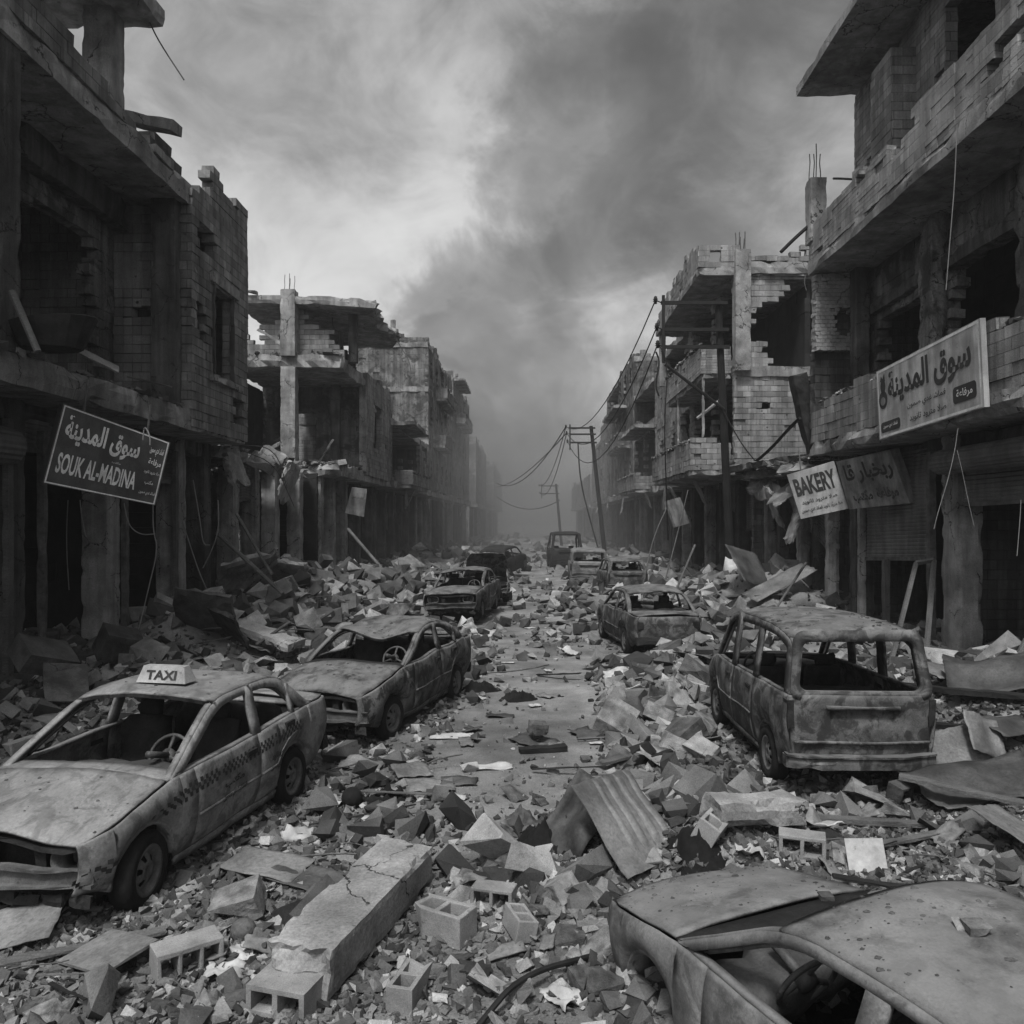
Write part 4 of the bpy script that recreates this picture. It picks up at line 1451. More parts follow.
# ---- generic ruined row houses
def row_house(s, ya, yb_, levels, label, seed, xo=7.3, depth=5.5, mat='blockwork', balconies=(), front_holes=(), front_top=None, floors=True, dish=False,
              bays=3.2, cell=(0.4, 0.2), low_mat='concrete_sooty', shops=True, win=(1.1, 1.5), stub=True, open_bays=(), frontmat=None, panels=2, fac_top=None):
    rnd = random.Random(seed)
    b = Bld((s * (xo + 1.2), (ya + yb_) / 2, 0), label)
    X = lambda x: s * x
    U = (0, 1, 0)
    N = (-s, 0, 0)
    top = levels[-1]
    cw, ch = cell
    l1 = levels[0]
    Lw = yb_ - ya
    # street facade above the shops
    holes = []
    nb = max(1, int(Lw / bays))
    for li, (z0, z1) in enumerate(zip(levels, levels[1:])):
        for k in range(nb):
            c = (k + .5) * Lw / nb
            if (li, k) in open_bays:
                holes.append((c - Lw / nb * .46, c + Lw / nb * .46, z0 - l1 + .45, z1 - l1 - .15, .1))
            elif rnd.random() < .85:
                w = win[0] * rnd.uniform(.8, 1.25)
                holes.append((c - w / 2, c + w / 2, z0 - l1 + 1.0, z0 - l1 + 1.0 + win[1] * rnd.uniform(.9, 1.15), .06))
    if rnd.random() < .8:
        u = rnd.uniform(.3, .8) * Lw
        v = rnd.uniform(.35, .8) * (top - l1)
        holes.append((u - 1.3, u + 1.1, v - 1.0, v + 1.2, -1))
    notch = rnd.uniform(.2, .8) * Lw
    ftop0 = fac_top or (lambda u: top - l1 + .3 + 1.2 * noise.noise(Vector((u * .35, seed, 2))))
    ftop = lambda u: ftop0(u) - 2.6 * max(0.0, 1 - abs(u - notch) / 2.4)
    O = Vector((X(xo), ya if s < 0 else ya, l1))
    b.wall(O, U, N, Lw, top - l1 + 1.4, keepfn(ftop, holes, rag=.45, seed=seed), mat=mat, t=.25, cw=cw, ch=ch)
    # wall facing the viewer
    ft = front_top or (lambda u: top - l1 + .6 + .5 * noise.noise(Vector((u * .5, seed + 3, 2))))
    fo = Vector((-xo - depth, ya, l1)) if s < 0 else Vector((xo, ya, l1))
    b.wall(fo, (1, 0, 0), (0, -1, 0), depth, top - l1 + 1.4, keepfn(ft, front_holes, rag=.3, seed=seed + 1), mat=frontmat or mat, t=.25, cw=cw, ch=ch)
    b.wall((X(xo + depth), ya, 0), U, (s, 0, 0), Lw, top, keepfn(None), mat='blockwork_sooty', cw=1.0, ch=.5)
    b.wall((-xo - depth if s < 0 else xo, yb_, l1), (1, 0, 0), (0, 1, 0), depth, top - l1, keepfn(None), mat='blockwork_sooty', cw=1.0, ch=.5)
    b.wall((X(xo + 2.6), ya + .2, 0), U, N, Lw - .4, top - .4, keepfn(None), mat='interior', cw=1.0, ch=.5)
    for li, z in enumerate(levels):
        ov = .0
        e = (.12 if li else .3)
        xa, xb2 = X(xo - e), X(xo + depth)
        b.slab(min(xa, xb2), max(xa, xb2), ya - .1, yb_, z - .2, z + .2, rag={('+x' if s < 0 else '-x'): .2}, seg=.45, name='roof_slab' if z == top else 'floor_slab')
    for (li, y0, y1, out, par) in balconies:
        z = levels[li]
        xa, xb2 = X(xo - out), X(xo - .02)
        x0, x1 = min(xa, xb2), max(xa, xb2)
        side = '+x' if s < 0 else '-x'
        b.slab(x0, x1, y0, y1, z - .18, z + .06, rag={side: .15}, name='balcony_slab', mat='concrete', seg=.3)
        if par:
            b.wall((xa, y0, z), U, N, y1 - y0, 1.2, keepfn(lambda u: par + .15 * noise.noise(Vector((u, seed, z))), [], rag=.16, seed=seed + z), mat=mat, t=.14, name='parapet')
            b.wall((x0, y0, z), (1, 0, 0), (0, -1, 0), out, 1.2, keepfn(par, [], rag=.12, seed=seed + z + 1), mat=mat, t=.14, name='parapet')
            b.litter(int(18 * (y1 - y0)), lambda r: (xa - .1 * s * -1 * (1 if s < 0 else 1) * 0 + X(.0), r.uniform(y0, y1), z + par - .02), .05, .25, seed=int(seed + z * 7))
    # shops
    ny = max(2, int(Lw / 2.7))
    for k in range(ny + 1):
        y = ya + .25 + (Lw - .5) * k / ny
        b.column(X(xo + 1.1), y, 0, l1 - .15, .46, rnd.uniform(.34, .55), mat=low_mat if rnd.random() < .6 else 'concrete', seg=.3, chip=.08)
        if k < ny and rnd.random() < .55 and shops:
            y2 = ya + .25 + (Lw - .5) * (k + 1) / ny
            shutter(b, X(xo + 1.2), y + .3, y2 - .3, rnd.uniform(1.6, 3.6), l1 - .35, -s, rag=.8, tilt=rnd.uniform(-.3, .3))
    b.wall((-xo - depth if s < 0 else xo + 1.3, ya + .1, 0), (1, 0, 0), (0, -1, 0), depth - 1.3, l1, keepfn(None), mat='blockwork_sooty', cw=1.0, ch=.5)
    if stub:
        for k in range(rnd.randint(1, 2)):
            x, y = X(xo + rnd.choice((.4, 2.0, 3.6))), ya + rnd.choice((.3, .3, Lw * .5))
            h = rnd.uniform(.3, 1.1)
            b.column(x, y, top + .1, top + .6 + h, .4, .4)
            b.rebar(x, y, top + .6 + h, .9, 3, r=.016)
    b.litter(40 + int(6 * Lw), lambda r: (X(xo + .1 + 1.2 * r.random() - .3), r.uniform(ya, yb_), l1 + .2), .07, .42, seed=seed + 50)
    # loose hanging panels under the first slab
    for k in range(panels):
        y = rnd.uniform(ya + .5, yb_ - 1)
        mb = MB()
        rbox(mb, (X(xo - .25), y, l1 - rnd.uniform(.5, .9)), (.08, rnd.uniform(.7, 1.4), rnd.uniform(.8, 1.4)),
             rot=Matrix.Rotation(rnd.uniform(-.4, .4), 3, 'X') @ Matrix.Rotation(rnd.uniform(-.5, .5), 3, 'Y'), seg=.25, jit=.05, chip=.1, seed=seed + k)
        b.add('hanging_panel', rnd.choice(('concrete_pale', 'sheet_metal', 'concrete')), mb)
    return b


LB = row_house(-1, 42.2, 57.0, [4.9, 8.2], 'low ruin with a sagging balcony beyond the open concrete frame', 31, balconies=((1, 42.4, 49, 1.3, .0), (0, 43, 50, 1.0, .7)),
               open_bays=((0, 0), (0, 1), (0, 2)), panels=3, fac_top=lambda u: 2.4 + .8 * math.sin(u * .7))
LC = row_house(-1, 57.5, 75, [4.9, 8.6, 12.4, 15.6], 'tall plain-fronted ruin with a chimney stub rising over the low one', 37, balconies=((1, 60, 66, 1.0, .8), (2, 62, 70, .9, .8)),
               cell=(.5, .25), mat='plaster', frontmat='plaster', stub=False)
LC.column(-10.0, 58.4, 15.7, 17.6, .35, .35, name='chimney')
LC.slab(-12.5, -9.6, 57.6, 62, 15.8, 16.9, name='parapet')
LC.rebar(-12.2, 57.8, 15.8, 2.6, 3, .4, .03)
LD = row_house(-1, 76, 96, [4.9, 8.8, 12.6, 16.4], 'hazy four-storey ruin with an overhanging roof corner on the left side', 41, balconies=((3, 76, 84, 1.2, .0), (2, 78, 88, 1.0, .8)), cell=(.6, .3))
LE = row_house(-1, 104, 128, [4.9, 9, 13], 'faint ruined block sunk in smoke at the left end of the street', 43, cell=(1.0, .5), xo=7.0)
LF = row_house(-1, 132, 170, [4.9, 9, 12], 'faintest low block at the far left end of the street', 47, cell=(1.2, .6), xo=6.0, panels=0)

# ---- corner building, right: three storeys with a canopy roof
R1 = Bld((8.4, 13, 0), 'near three-storey block building with an overhanging canopy roof above the pale market sign')
R1.slab(7.26, 13, 2.0, 21.0, 4.66, 5.02, rag={'-x': .16}, seg=.22)
R1.slab(7.28, 13, 2.0, 21.05, 9.42, 9.78, rag={'-x': .05}, seg=.24, chip=.05)
R1.slab(6.98, 13, 2.0, 21.0, 14.1, 14.36, jit=.006, chip=.03, seg=.3, name='roof_slab')
R1.wall((7.32, 2.0, 9.7), (0, 1, 0), (-1, 0, 0), 19.0, 1.4, keepfn(lambda u: 1.25 if u < 11.5 else (1.05 if u > 15.6 else 1.25 - .07 * (u - 11.5)), [(13.3, 14.3, .75, 1.4, .1), (9.2, 10.6, .42, .8, .12), (15.4, 16.0, .9, 1.5, .1)], rag=.10, seed=61), mat='blockwork_pale', t=.2, name='parapet')
R1.wall((7.36, 2.0, 5.0), (0, 1, 0), (-1, 0, 0), 18.9, 1.4, keepfn(lambda u: 1.0 + .1 * math.sin(u * 1.3), [(13.2, 13.6, .3, 1.4, .1)], rag=.16, seed=62), mat='blockwork', t=.2, name='parapet')
R1.litter(260, lambda r: (7.46, r.uniform(7, 20.8), 6.02 + .02 * r.random()), .05, .2, seed=63)
R1.litter(150, lambda r: (7.5 + .9 * r.random(), r.uniform(10, 20.8), 5.02), .05, .3, seed=64)
R1.wall((8.5, 2.0, 9.7), (0, 1, 0), (-1, 0, 0), 18.95, 4.4, keepfn(None, [(16.75, 17.8, 2.0, 3.75), (12.6, 14.35, 2.1, 3.85), (8.0, 9.8, 2.0, 3.8), (17.85, 18.2, .9, 1.3, .1)], seed=65), mat='blockwork_pale', t=.25)
R1.wall((8.5, 20.95, 9.7), (1, 0, 0), (0, 1, 0), 4.4, 4.4, keepfn(None), mat='blockwork', t=.25)
R1.wall((12.6, 2.0, 0.0), (0, 1, 0), (1, 0, 0), 19, 14, keepfn(None), mat='blockwork_sooty', t=.2, cw=.8, ch=.4)
R1.wall((10.6, 2.2, 9.8), (0, 1, 0), (-1, 0, 0), 18.4, 4.2, keepfn(None), mat='interior', t=.2, cw=.8, ch=.4)
R1.wall((7.95, 17.6, 9.8), (0, 1, 0), (-1, 0, 0), 1.05, 3.6, keepfn(3.5, rag=.05), mat='blockwork_pale', t=.2, name='pier')
R1.wall((7.95, 17.6, 9.8), (1, 0, 0), (0, -1, 0), .55, 3.6, keepfn(3.5, rag=.05), mat='blockwork_pale', t=.2, name='pier')
for yy0, yy1 in ((18.72, 19.82), (14.58, 16.38)):
    R1.box('window_sill', 'concrete', 8.36, 8.7, yy0 - .1, yy1 + .1, 11.58, 11.70, seg=.3)
R1.column(7.45, 20.85, 10.2, 11.85, .42, .42)
R1.rebar(7.45, 20.85, 11.85, 1.0, 4, .12, .014)
R1.bent([(7.35, 20.9, 10.75), (6.9, 20.9, 10.35), (6.55, 20.9, 10.0)], .05, 'wood_dark', 'splintered_plank')
R1.bent([(7.2, 20.9, 9.4), (7.16, 20.9, 9.2), (7.22, 20.9, 9.0)], .015)
R1.bent([(8.45, 20.9, 11.9), (8.1, 20.9, 11.92), (7.9, 20.85, 11.9)], .03)
# middle storey behind the loggia
R1.wall((8.75, 2.0, 5.0), (0, 1, 0), (-1, 0, 0), 18.95, 4.4, keepfn(None, [(15.5, 18.1, 0, 3.05, .06), (12.0, 14.6, 0.3, 3.4, .1), (6.5, 10.6, .3, 3.3, .12)], seed=66), mat='plaster', t=.3)
for yy0, yy1 in ((17.5, 20.2), (14.0, 16.7)):
    R1.box('lintel', 'concrete_sooty', 8.6, 9.0, yy0 - .25, yy1 + .25, 8.2, 8.5, seg=.3, chip=.06)
R1.column(8.58, 17.05, 5.0, 9.44, .34, .62, mat='plaster', seg=.14, chip=.14, jit=.05)
R1.column(8.62, 13.6, 5.0, 9.44, .34, .7, mat='plaster', seg=.14, chip=.14, jit=.05)
R1.column(8.45, 20.5, 5.0, 9.44, .34, .4, mat='concrete_sooty', seg=.2)
R1.wall((7.45, 20.95, 5.0), (1, 0, 0), (0, -1, 0), 1.25, 4.4, keepfn(lambda u: 2.7 + .9 * u, [], rag=.35, seed=67), mat='blockwork_sooty', t=.35)
R1.wall((7.4, 20.75, 7.4), (1, 0, 0), (0, -1, 0), 1.3, 2.0, keepfn(None, [(.55, 1.05, .35, 1.15, -1)], rag=.3, seed=68), mat='concrete_pale', t=.3, cw=.13, ch=.1)
R1.wall((10.8, 2.2, 5.0), (0, 1, 0), (-1, 0, 0), 18.4, 4.4, keepfn(None), mat='interior', t=.2, cw=.8, ch=.4)
R1.wall((8.7, 20.9, 5.0), (1, 0, 0), (0, -1, 0), 4.2, 4.4, keepfn(None), mat='blockwork_sooty', t=.2)
# shops
for yy, w, m in ((20.5, .42, 'concrete_sooty'), (15.75, .62, 'concrete'), (12.0, .5, 'concrete_sooty')):
    R1.column(8.5, yy, 0, 4.7, .5, w, mat=m, chip=.06)
R1.column(8.25, 19.9, 0, 4.4, .16, .16, mat='concrete', name='door_post', chip=.03)
R1.column(8.25, 16.45, 0, 4.4, .14, .14, mat='rusty_steel', name='door_post', chip=.02)
R1.column(8.25, 18.55, 0, 2.1, .12, .2, mat='concrete_sooty', name='door_post', chip=.03)
shutter(R1, 8.32, 16.6, 19.75, 2.15, 4.45, -1, tilt=-.15)
shutter(R1, 8.32, 11.0, 15.3, 3.35, 3.95, -1, rag=.15)
drum(R1, (8.0, 11.0, 4.12), (8.0, 15.6, 4.12), .24)
R1.wall((10.4, 2.0, 0), (0, 1, 0), (-1, 0, 0), 19, 4.7, keepfn(None, [(9.6, 10.8, 0, 2.2)]), mat='interior', t=.2, cw=.8, ch=.4)
R1.wall((8.6, 20.9, 0), (1, 0, 0), (0, -1, 0), 2.2, 4.7, keepfn(None), mat='blockwork_sooty', t=.2)
R1.wall((8.9, 16.1, 0), (1, 0, 0), (0, -1, 0), 1.6, 4.7, keepfn(None), mat='blockwork_sooty', t=.2)
R1.box('beam', 'concrete_sooty', 8.3, 8.7, 3, 20.9, 4.35, 4.66, seg=.35, chip=.06)

# ---- shattered low shops right of the tall pole
R2 = Bld((8.4, 25, 0), 'shattered low shops with a broken canopy left of the bakery sign')
R2.slab(6.9, 11.5, 21.9, 28.3, 4.35, 4.62, rag={'-x': 1.1, '-y': .5}, seg=.22, mat='concrete_pale')
R2.slab(6.4, 9.0, 24.6, 28.3, 4.75, 4.95, rag={'-x': .8, '-y': .6}, seg=.22, mat='concrete', name='broken_slab', rot=Matrix.Rotation(-.16, 3, 'Y'))
for yy, x, w, m in ((21.7, 8.2, .3, 'concrete'), (23.0, 8.3, .26, 'concrete_sooty'), (24.6, 8.4, .42, 'concrete'), (26.6, 8.4, .42, 'concrete_sooty'), (28.0, 8.4, .46, 'concrete')):
    R2.column(x, yy, 0, 4.4, .32, w, mat=m, chip=.09)
R2.wall((9.9, 21.2, 0), (0, 1, 0), (-1, 0, 0), 7.2, 4.6, keepfn(4.4, [(1, 2.4, 0, 2.6)], rag=.2, seed=71), mat='blockwork_sooty')
R2.wall((7.9, 28.35, 0), (1, 0, 0), (0, -1, 0), 3, 4.6, keepfn(4.2, [], rag=.4, seed=72), mat='blockwork')
shutter(R2, 8.25, 21.9, 23.6, 2.5, 4.1, -1, rag=.9, tilt=.5)
R2.litter(330, lambda r: (7.2 + 3 * r.random(), r.uniform(21.6, 28.2), 4.62), .06, .45, seed=73)
R2.litter(220, lambda r: (7.3 + 1.2 * r.random(), 20.95 + .8 * r.random(), 4.62), .05, .3, seed=74)
for (x, y, z, sx, sy, sz, rx, ry, m) in ((7.3, 23.2, 3.7, .05, 1.1, 1.2, .2, .9, 'sheet_metal'), (7.6, 22.4, 3.5, .1, 1.4, 1.3, -.3, -.3, 'concrete_pale'), (7.5, 24.5, 3.3, .1, 1.0, 1.5, .25, -.35, 'concrete_pale'), (7.7, 26, 3.9, .9, 1.6, .14, .2, -.5, 'concrete'), (7.5, 22.9, 2.7, .1, .7, 1.2, .3, .25, 'concrete')):
    mb = MB()
    rbox(mb, (x, y, z), (sx, sy, sz), rot=Matrix.Rotation(rx, 3, 'X') @ Matrix.Rotation(ry, 3, 'Y'), seg=.16, jit=.04, chip=.14, rag={'-z': .6}, seed=x + y)
    R2.add('hanging_slab', m, mb)
# black beam leaning on the broken canopy
mb = MB()
rbox(mb, (7.55, 21.8, 5.75), (.42, .42, 2.5), rot=Matrix.Rotation(-.22, 3, 'Y') , seg=.3, jit=.03, chip=.08)
R2.add('charred_beam', 'scorched', mb)

# ---- big ruin with the blasted gable, right
R3 = row_house(1, 28.6, 46, [4.8, 8.3, 11.9], 'three-storey ruin with a blasted hole in its gable behind the tall pole', 83, depth=5.8, mat='blockwork_pale', frontmat='blockwork_pale',
               front_holes=((.75, 4.6, 3.3, 6.7, -1), (1.9, 4.6, 3.8, 6.6, .3), (1.0, 1.3, 2.2, 2.35)), front_top=lambda u: 7.55 if u < 3.7 else 8.0,
               balconies=((1, 29.0, 36.5, 1.1, 1.1), (0, 29.0, 38, 1.5, 1.1)), open_bays=((0, 0), (0, 1), (1, 0), (1, 1)), stub=False, fac_top=lambda u: 7.3 - .9 * sstep(2, 5, u) + .7 * noise.noise(Vector((u * .7, 3, 1))), panels=3)
R3.column(7.55, 28.55, 8.3, 12.6, .55, .5, mat='concrete_pale')
R3.rebar(7.55, 28.55, 12.6, .75, 5, .12, .02)
R3.column(6.3, 29.1, 6.0, 8.2, .1, .1, name='balcony_post')
R3.column(6.3, 34, 6.0, 8.2, .1, .1, name='balcony_post')
R3.bent([(6.1, 29.2, 6.7), (6.6, 29.2, 7.1), (7.1, 29.3, 7.5)], .06, 'concrete_pale', 'broken_rail')
R3.box('beam', 'concrete_pale', 7.3, 13.0, 28.42, 28.66, 11.75, 12.2, seg=.3, chip=.06)
R3.slab(5.98, 7.4, 28.5, 38.5, 11.72, 12.06, rag={'+y': .6}, seg=.3, name='balcony_slab', mat='concrete_pale')
R3.wall((6.0, 28.5, 12.0), (0, 1, 0), (-1, 0, 0), 9.6, 1.6, keepfn(lambda u: .9 if u < 4 else 1.4 - .1 * u, [], rag=.3, seed=84), mat='blockwork_pale', t=.2, name='parapet')
R3.wall((6.0, 28.5, 12.0), (1, 0, 0), (0, -1, 0), 1.5, 1.4, keepfn(lambda u: .9 - .1 * u, [(.4, .8, .3, .55)], rag=.15, seed=85), mat='blockwork_pale', t=.2, name='parapet')
R3.column(6.25, 37.8, 9.3, 11.75, .3, .3)
R3.wall((7.6, 28.42, 12.2), (1, 0, 0), (0, -1, 0), 5, 1.2, keepfn(lambda u: .1 if u < 2.2 else .75, [], rag=.2, seed=86), mat='blockwork_pale', t=.2, name='parapet')
R4 = row_house(1, 46.5, 56, [4.8, 8.6, 11.4], 'hazy ruin with stacked balconies beyond the gabled one', 89, balconies=((1, 47, 55, 1.3, .0), (0, 47, 55.5, 1.2, .9)),
               open_bays=((0, 0), (0, 1), (1, 0)), cell=(.5, .25), front_top=lambda u: 6.6 + .8 * math.sin(u * 1.3), fac_top=lambda u: 6.4 - 1.6 * sstep(3, 6, u) + .6 * noise.noise(Vector((u * .8, 1, 1))))
R4b = row_house(1, 56.6, 76, [4.8, 8.4, 11.6, 14.4], 'tall hazy block with a square top behind the stacked balconies', 91, balconies=((1, 58, 66, 1.0, .8), (2, 60, 70, 1.1, .0)), cell=(.5, .25), mat='plaster', frontmat='plaster',
                fac_top=lambda u: (9.8 if u < 9 else 8.6) + .7 * noise.noise(Vector((u * .8, 4, 1))), front_top=lambda u: 9.9 + .4 * math.sin(u * 2))
R5 = row_house(1, 77, 98, [4.8, 8.6, 11.4], 'faint low ruin behind the leaning pole', 97, xo=7.6, cell=(.6, .3), fac_top=lambda u: (8.4 if u < 9 else 6.4) + .8 * noise.noise(Vector((u * .8, 1, 1))))
R6 = row_house(1, 104, 150, [4.8, 8.5], 'faintest ruin in the smoke at the right end of the street', 101, xo=7.8, cell=(1.2, .6), panels=0)


# ------------------------------------------------------------------ signs
def small_marks(bd, root, org, mat, rows):
    for k, (txt, u0, v0, u1, v1) in enumerate(rows):
        bd.text(root, mat, org, txt, u0, v0, u1, v1, .012)


def sign(corners, thick, panel, label, texts, border=None, brackets=()):
    bd = Board(*corners, thick)
    org = bd.p(.5, 0, -thick / 2)
    root = empty('shop_sign', org, label, 'sign')
    bd.panel(root, panel, org)
    if border:
        bd.border(root, border, org, asp=(bd.p(1, .5) - bd.p(0, .5)).length / (bd.p(.5, 1) - bd.p(.5, 0)).length)
    for t in texts:
        bd.text(root, t[0], org, *t[1:])
    for u in brackets:
        mb = MB()
        a = bd.p(u, 1, -thick * .5)
        mb.tube([a, a + Vector((0, .12, .5))], .018, 5)
        mb.build('bracket', 'rusty_steel', root, org)
    return bd, root, org


sign((P(63.5, 403.4, 12.0), P(170.5, 442.5, 13.0), P(155.3, 505.6, 12.95), P(42.4, 483, 11.95)), .42, 'sign_dark',
     'dark tilted market sign with pale Arabic and Latin lettering on the left facade',
     [('letter_pale', AR_SOUK, .07, .53, .74, .90, .03), ('letter_pale', 'SOUK AL-MADINA', .07, .16, .77, .42, .025),
      ('letter_pale', AR_LINE, .83, .72, .96, .86, .02), ('letter_pale', AR_BADGE, .84, .56, .96, .68, .02), ('letter_pale', AR_LINE2, .82, .44, .97, .50, .01),
      ('letter_pale', AR_DOOR, .85, .28, .93, .35, .01), ('letter_pale', AR_LINE, .82, .12, .97, .19, .01), ('letter_pale', AR_DOOR, .52, .455, .60, .49, .01)],
     border='letter_pale', brackets=(.2, .8))

bd, root, org = sign((P(876, 372, 16.35), P(980, 318, 12.75), P(984.5, 407, 12.75), P(879.5, 440, 16.35)), .09, 'sign_pale',
                     'long pale market sign in bold dark Arabic on the right parapet',
                     [('letter_dark', AR_SOUK, .13, .42, .92, .90, .035), ('letter_dark', AR_LINE, .33, .27, .70, .38, .012), ('letter_dark', AR_LINE2, .35, .10, .70, .21, .012)], border='letter_pale')
for (u0, v0, u1, v1, txt, nm) in ((.03, .08, .25, .23, AR_LINE, 'badge'), (.76, .14, .95, .34, AR_BADGE, 'badge')):
    mb = MB()
    n = 8
    pts = []
    for cx, cy, a0 in ((1, 0, -90), (1, 1, 0), (0, 1, 90), (0, 0, 180)):
        for k in range(n + 1):
            a = RAD(a0 + 90 * k / n)
            pts.append(bd.p((u1 - .02 if cx else u0 + .02) + .02 * math.cos(a), (v1 - .05 if cy else v0 + .05) + .05 * math.sin(a), .005))
    mb.fan(pts)
    o = mb.build(nm, 'letter_dark', root, org)
    bd.text(root, 'letter_pale', org, txt, u0 + .03, v0 + .04, u1 - .03, v1 - .04, .015, .009)
mb = MB()
mb.fan([bd.p(.07 + .05 * math.cos(a), .55 + .13 * math.sin(a), .005) for a in frange(0, 6.2, 20)])
mb.fan([bd.p(.075 + .03 * math.cos(a), .74 + .10 * math.sin(a), .005) for a in frange(0, 6.2, 16)])
mb.fan([bd.p(u, v, .009) for u, v in ((.045, .82), (.06, .90), (.075, .85), (.10, .93), (.105, .80))])
mb.build('emblem', 'letter_dark', root, org)
mb = MB()
mb.fan([bd.p(.07 + .028 * math.cos(a), .53 + .06 * math.sin(a), .009) for a in frange(0, 6.2, 16)])
mb.build('emblem_ring', 'sign_worn', root, org)

sign((P(787, 475, 19.6), P(834, 461, 19.35), P(848.5, 508.5, 19.35), P(801, 519, 19.6)), .10, 'sign_pale', 'bakery sign panel lettered in Latin capitals hanging under the broken slab',
     [('letter_dark', 'BAKERY', .07, .48, .93, .87, .04), ('letter_dark', AR_LINE2, .12, .27, .86, .38, .015), ('letter_dark', AR_LINE + ' ' + AR_LINE2, .06, .08, .92, .20, .015)], brackets=(.3,))
sign((P(836, 462, 19.25), P(890, 450, 17.3), P(910, 503, 17.3), P(849, 509.5, 19.25)), .24, 'sign_worn', 'blotchy sign panel with large Arabic letters folded against the bakery panel',
     [('letter_dark', AR_BAKERY, .10, .48, .93, .90, .03), ('sign_dark', AR_BADGE, .55, .10, .90, .36, .05), ('sign_dark', AR_DOOR, .14, .10, .48, .36, .05)], brackets=(.7,))
sign((P(352, 487, 32.0), P(367, 489, 32.2), P(364, 517, 32.2), P(345, 513, 32.0)), .12, 'sign_worn', 'small blank square sign askew below the open concrete frame',
     [('sign_dark', AR_LINE, .15, .55, .85, .72, .01)])
sign((P(666, 501, 30.0), P(680, 497, 30.6), P(690, 523, 30.6), P(676, 527, 30.0)), .12, 'sign_worn', 'blank pale sign box hanging crooked under the balcony of the gabled ruin', [])


# ------------------------------------------------------------------ poles and wires
def lerp(a, b, t):
    return Vector(a) * (1 - t) + Vector(b) * t


def pole(base, top, arms, reach, label, r0=.15, r1=.11, brace=True):
    base, top = Vector(base), Vector(top)
    root = empty('utility_pole', base, label, 'utility pole')
    mb = MB()
    mb.tube([lerp(base - Vector((0, 0, .4)), top, t) for t in frange(0, 1, 7)], r0, 10, r1)
    mb.build('pole', 'pole_wood', root, base)
    L = (top - base).length
    ends = []
    for t in arms:
        p = lerp(base, top, t)
        mb = MB()
        e = p + Vector((-reach, -.05, -.02 * reach))
        c = (p + Vector((.22, 0, 0)) + e) / 2
        rbox(mb, (c.x, c.y - r0, c.z), (reach + .3, .08, .11), seg=9, jit=0, chip=0)
        mb.build('crossarm', 'wire', root, base)
        ends.append(e + Vector((0, -r0, 0)))
    mb = MB()
    rbox(mb, (ends[0] + ends[-1] + Vector((0, 0, -.25))) / 2, (.09, .09, abs(ends[0].z - ends[-1].z) + .75), seg=9, jit=0, chip=0)
    mb.build('end_bar', 'wire', root, base)
    if brace:
        mb = MB()
        a = ends[-1] + Vector((.02, 0, -.55))
        b = lerp(base, top, arms[-1] - .20)
        mb.tube([a, b + Vector((0, -r0, 0))], .05, 6)
        mb.build('brace', 'wire', root, base)
    tips = []
    for k, e in enumerate(ends):
        mb = MB()
        q = e + Vector((-.22, 0, .10))
        mb.tube([e, q], .02, 5)
        i0 = len(mb.v)
        mb.lathe([(.001, -.13), (.05, -.12), (.045, -.05), (.085, -.04), (.05, 0), (.085, .03), (.045, .06), (.06, .10), (.001, .14)], 10, 'z', q)
        mb.build('insulator', 'wire', root, base, smooth=True)
        tips.append(q)
    return tips


PB = at(733, 612)
T1 = pole((6.6, 26.0, 0), P(718, 299, 26.0), (.985, .90, .845), 1.85, 'tall dark utility pole with a three-armed frame in front of the gabled ruin')
T2 = pole((5.17, 54.0, 0), P(591, 426, 54.0), (.985, .94, .88), 1.5, 'leaning utility pole farther down the street', .16, .12, brace=False)
T3 = pole(P(562, 547, 86), P(556, 484, 86), (.97, .85), 1.6, 'faint farthest utility pole in the haze', .16, .12, brace=False)


def cable(pts, r, label, mat='wire', sag=0.0, name='power_cable', cat='cable', group=None, n=14, smooth=1):
    pts = [Vector(p) for p in pts]
    if sag and len(pts) == 2:
        a, b = pts
        pts = [lerp(a, b, t) - Vector((0, 0, sag * 4 * t * (1 - t))) for t in frange(0, 1, n)]
    elif smooth:
        pts = [Vector(p) for p in chaikin([tuple(p) for p in pts], 2)]
    mb = MB()
    mb.tube(pts, r, 5)
    return tag(mb.build(name, mat), label, cat, group)


for k in range(3):
    cable((T1[k], T2[k]), .022, ('top', 'middle', 'bottom')[k] + ' of the three sagging cables between the tall pole and the leaning pole', sag=1.5 + .5 * k, group='cables between the two near poles')
for k in range(2):
    cable((T2[k], T3[k]), .03, ('upper', 'lower')[k] + ' cable running from the leaning pole to the farthest pole', sag=1.2 + .4 * k, group='cables to the farthest pole')
cable((T2[0], P(496, 483, 84)), .04, 'long cable crossing the street from the leaning pole to the left row', sag=1.6)
cable((T2[1], P(496, 487, 100)), .04, 'lower slack cable crossing the hazy street', sag=.8)
cable((P(560, 500, 86), P(497, 497, 95)), .05, 'lowest faint cable across the far street', sag=1.2)
cable([T1[2], P(664, 352, 25.7), P(668, 372, 25.7), P(664, 420, 25.7), P(666, 480, 26.5), P(668, 540, 27)], .02, 'torn cable dropping from the insulators of the tall pole')
cable([P(656, 352, 26), P(660, 362, 25.9), P(655, 385, 25.9), P(659, 396, 26)], .03, 'tangled loop of wire below the tall pole frame')
cable([P(717, 398, 25.9), P(728, 420, 25.8), P(742, 445, 25.6), P(756, 462, 25.4)], .022, 'cable slanting from the tall pole down to the broken canopy')
cable([P(722, 470, 27.5), P(740, 472, 27), P(765, 455, 24), P(792, 425, 22), P(800, 418, 21.6)], .05, 'thick cable rising from the broken canopy to the charred beam')
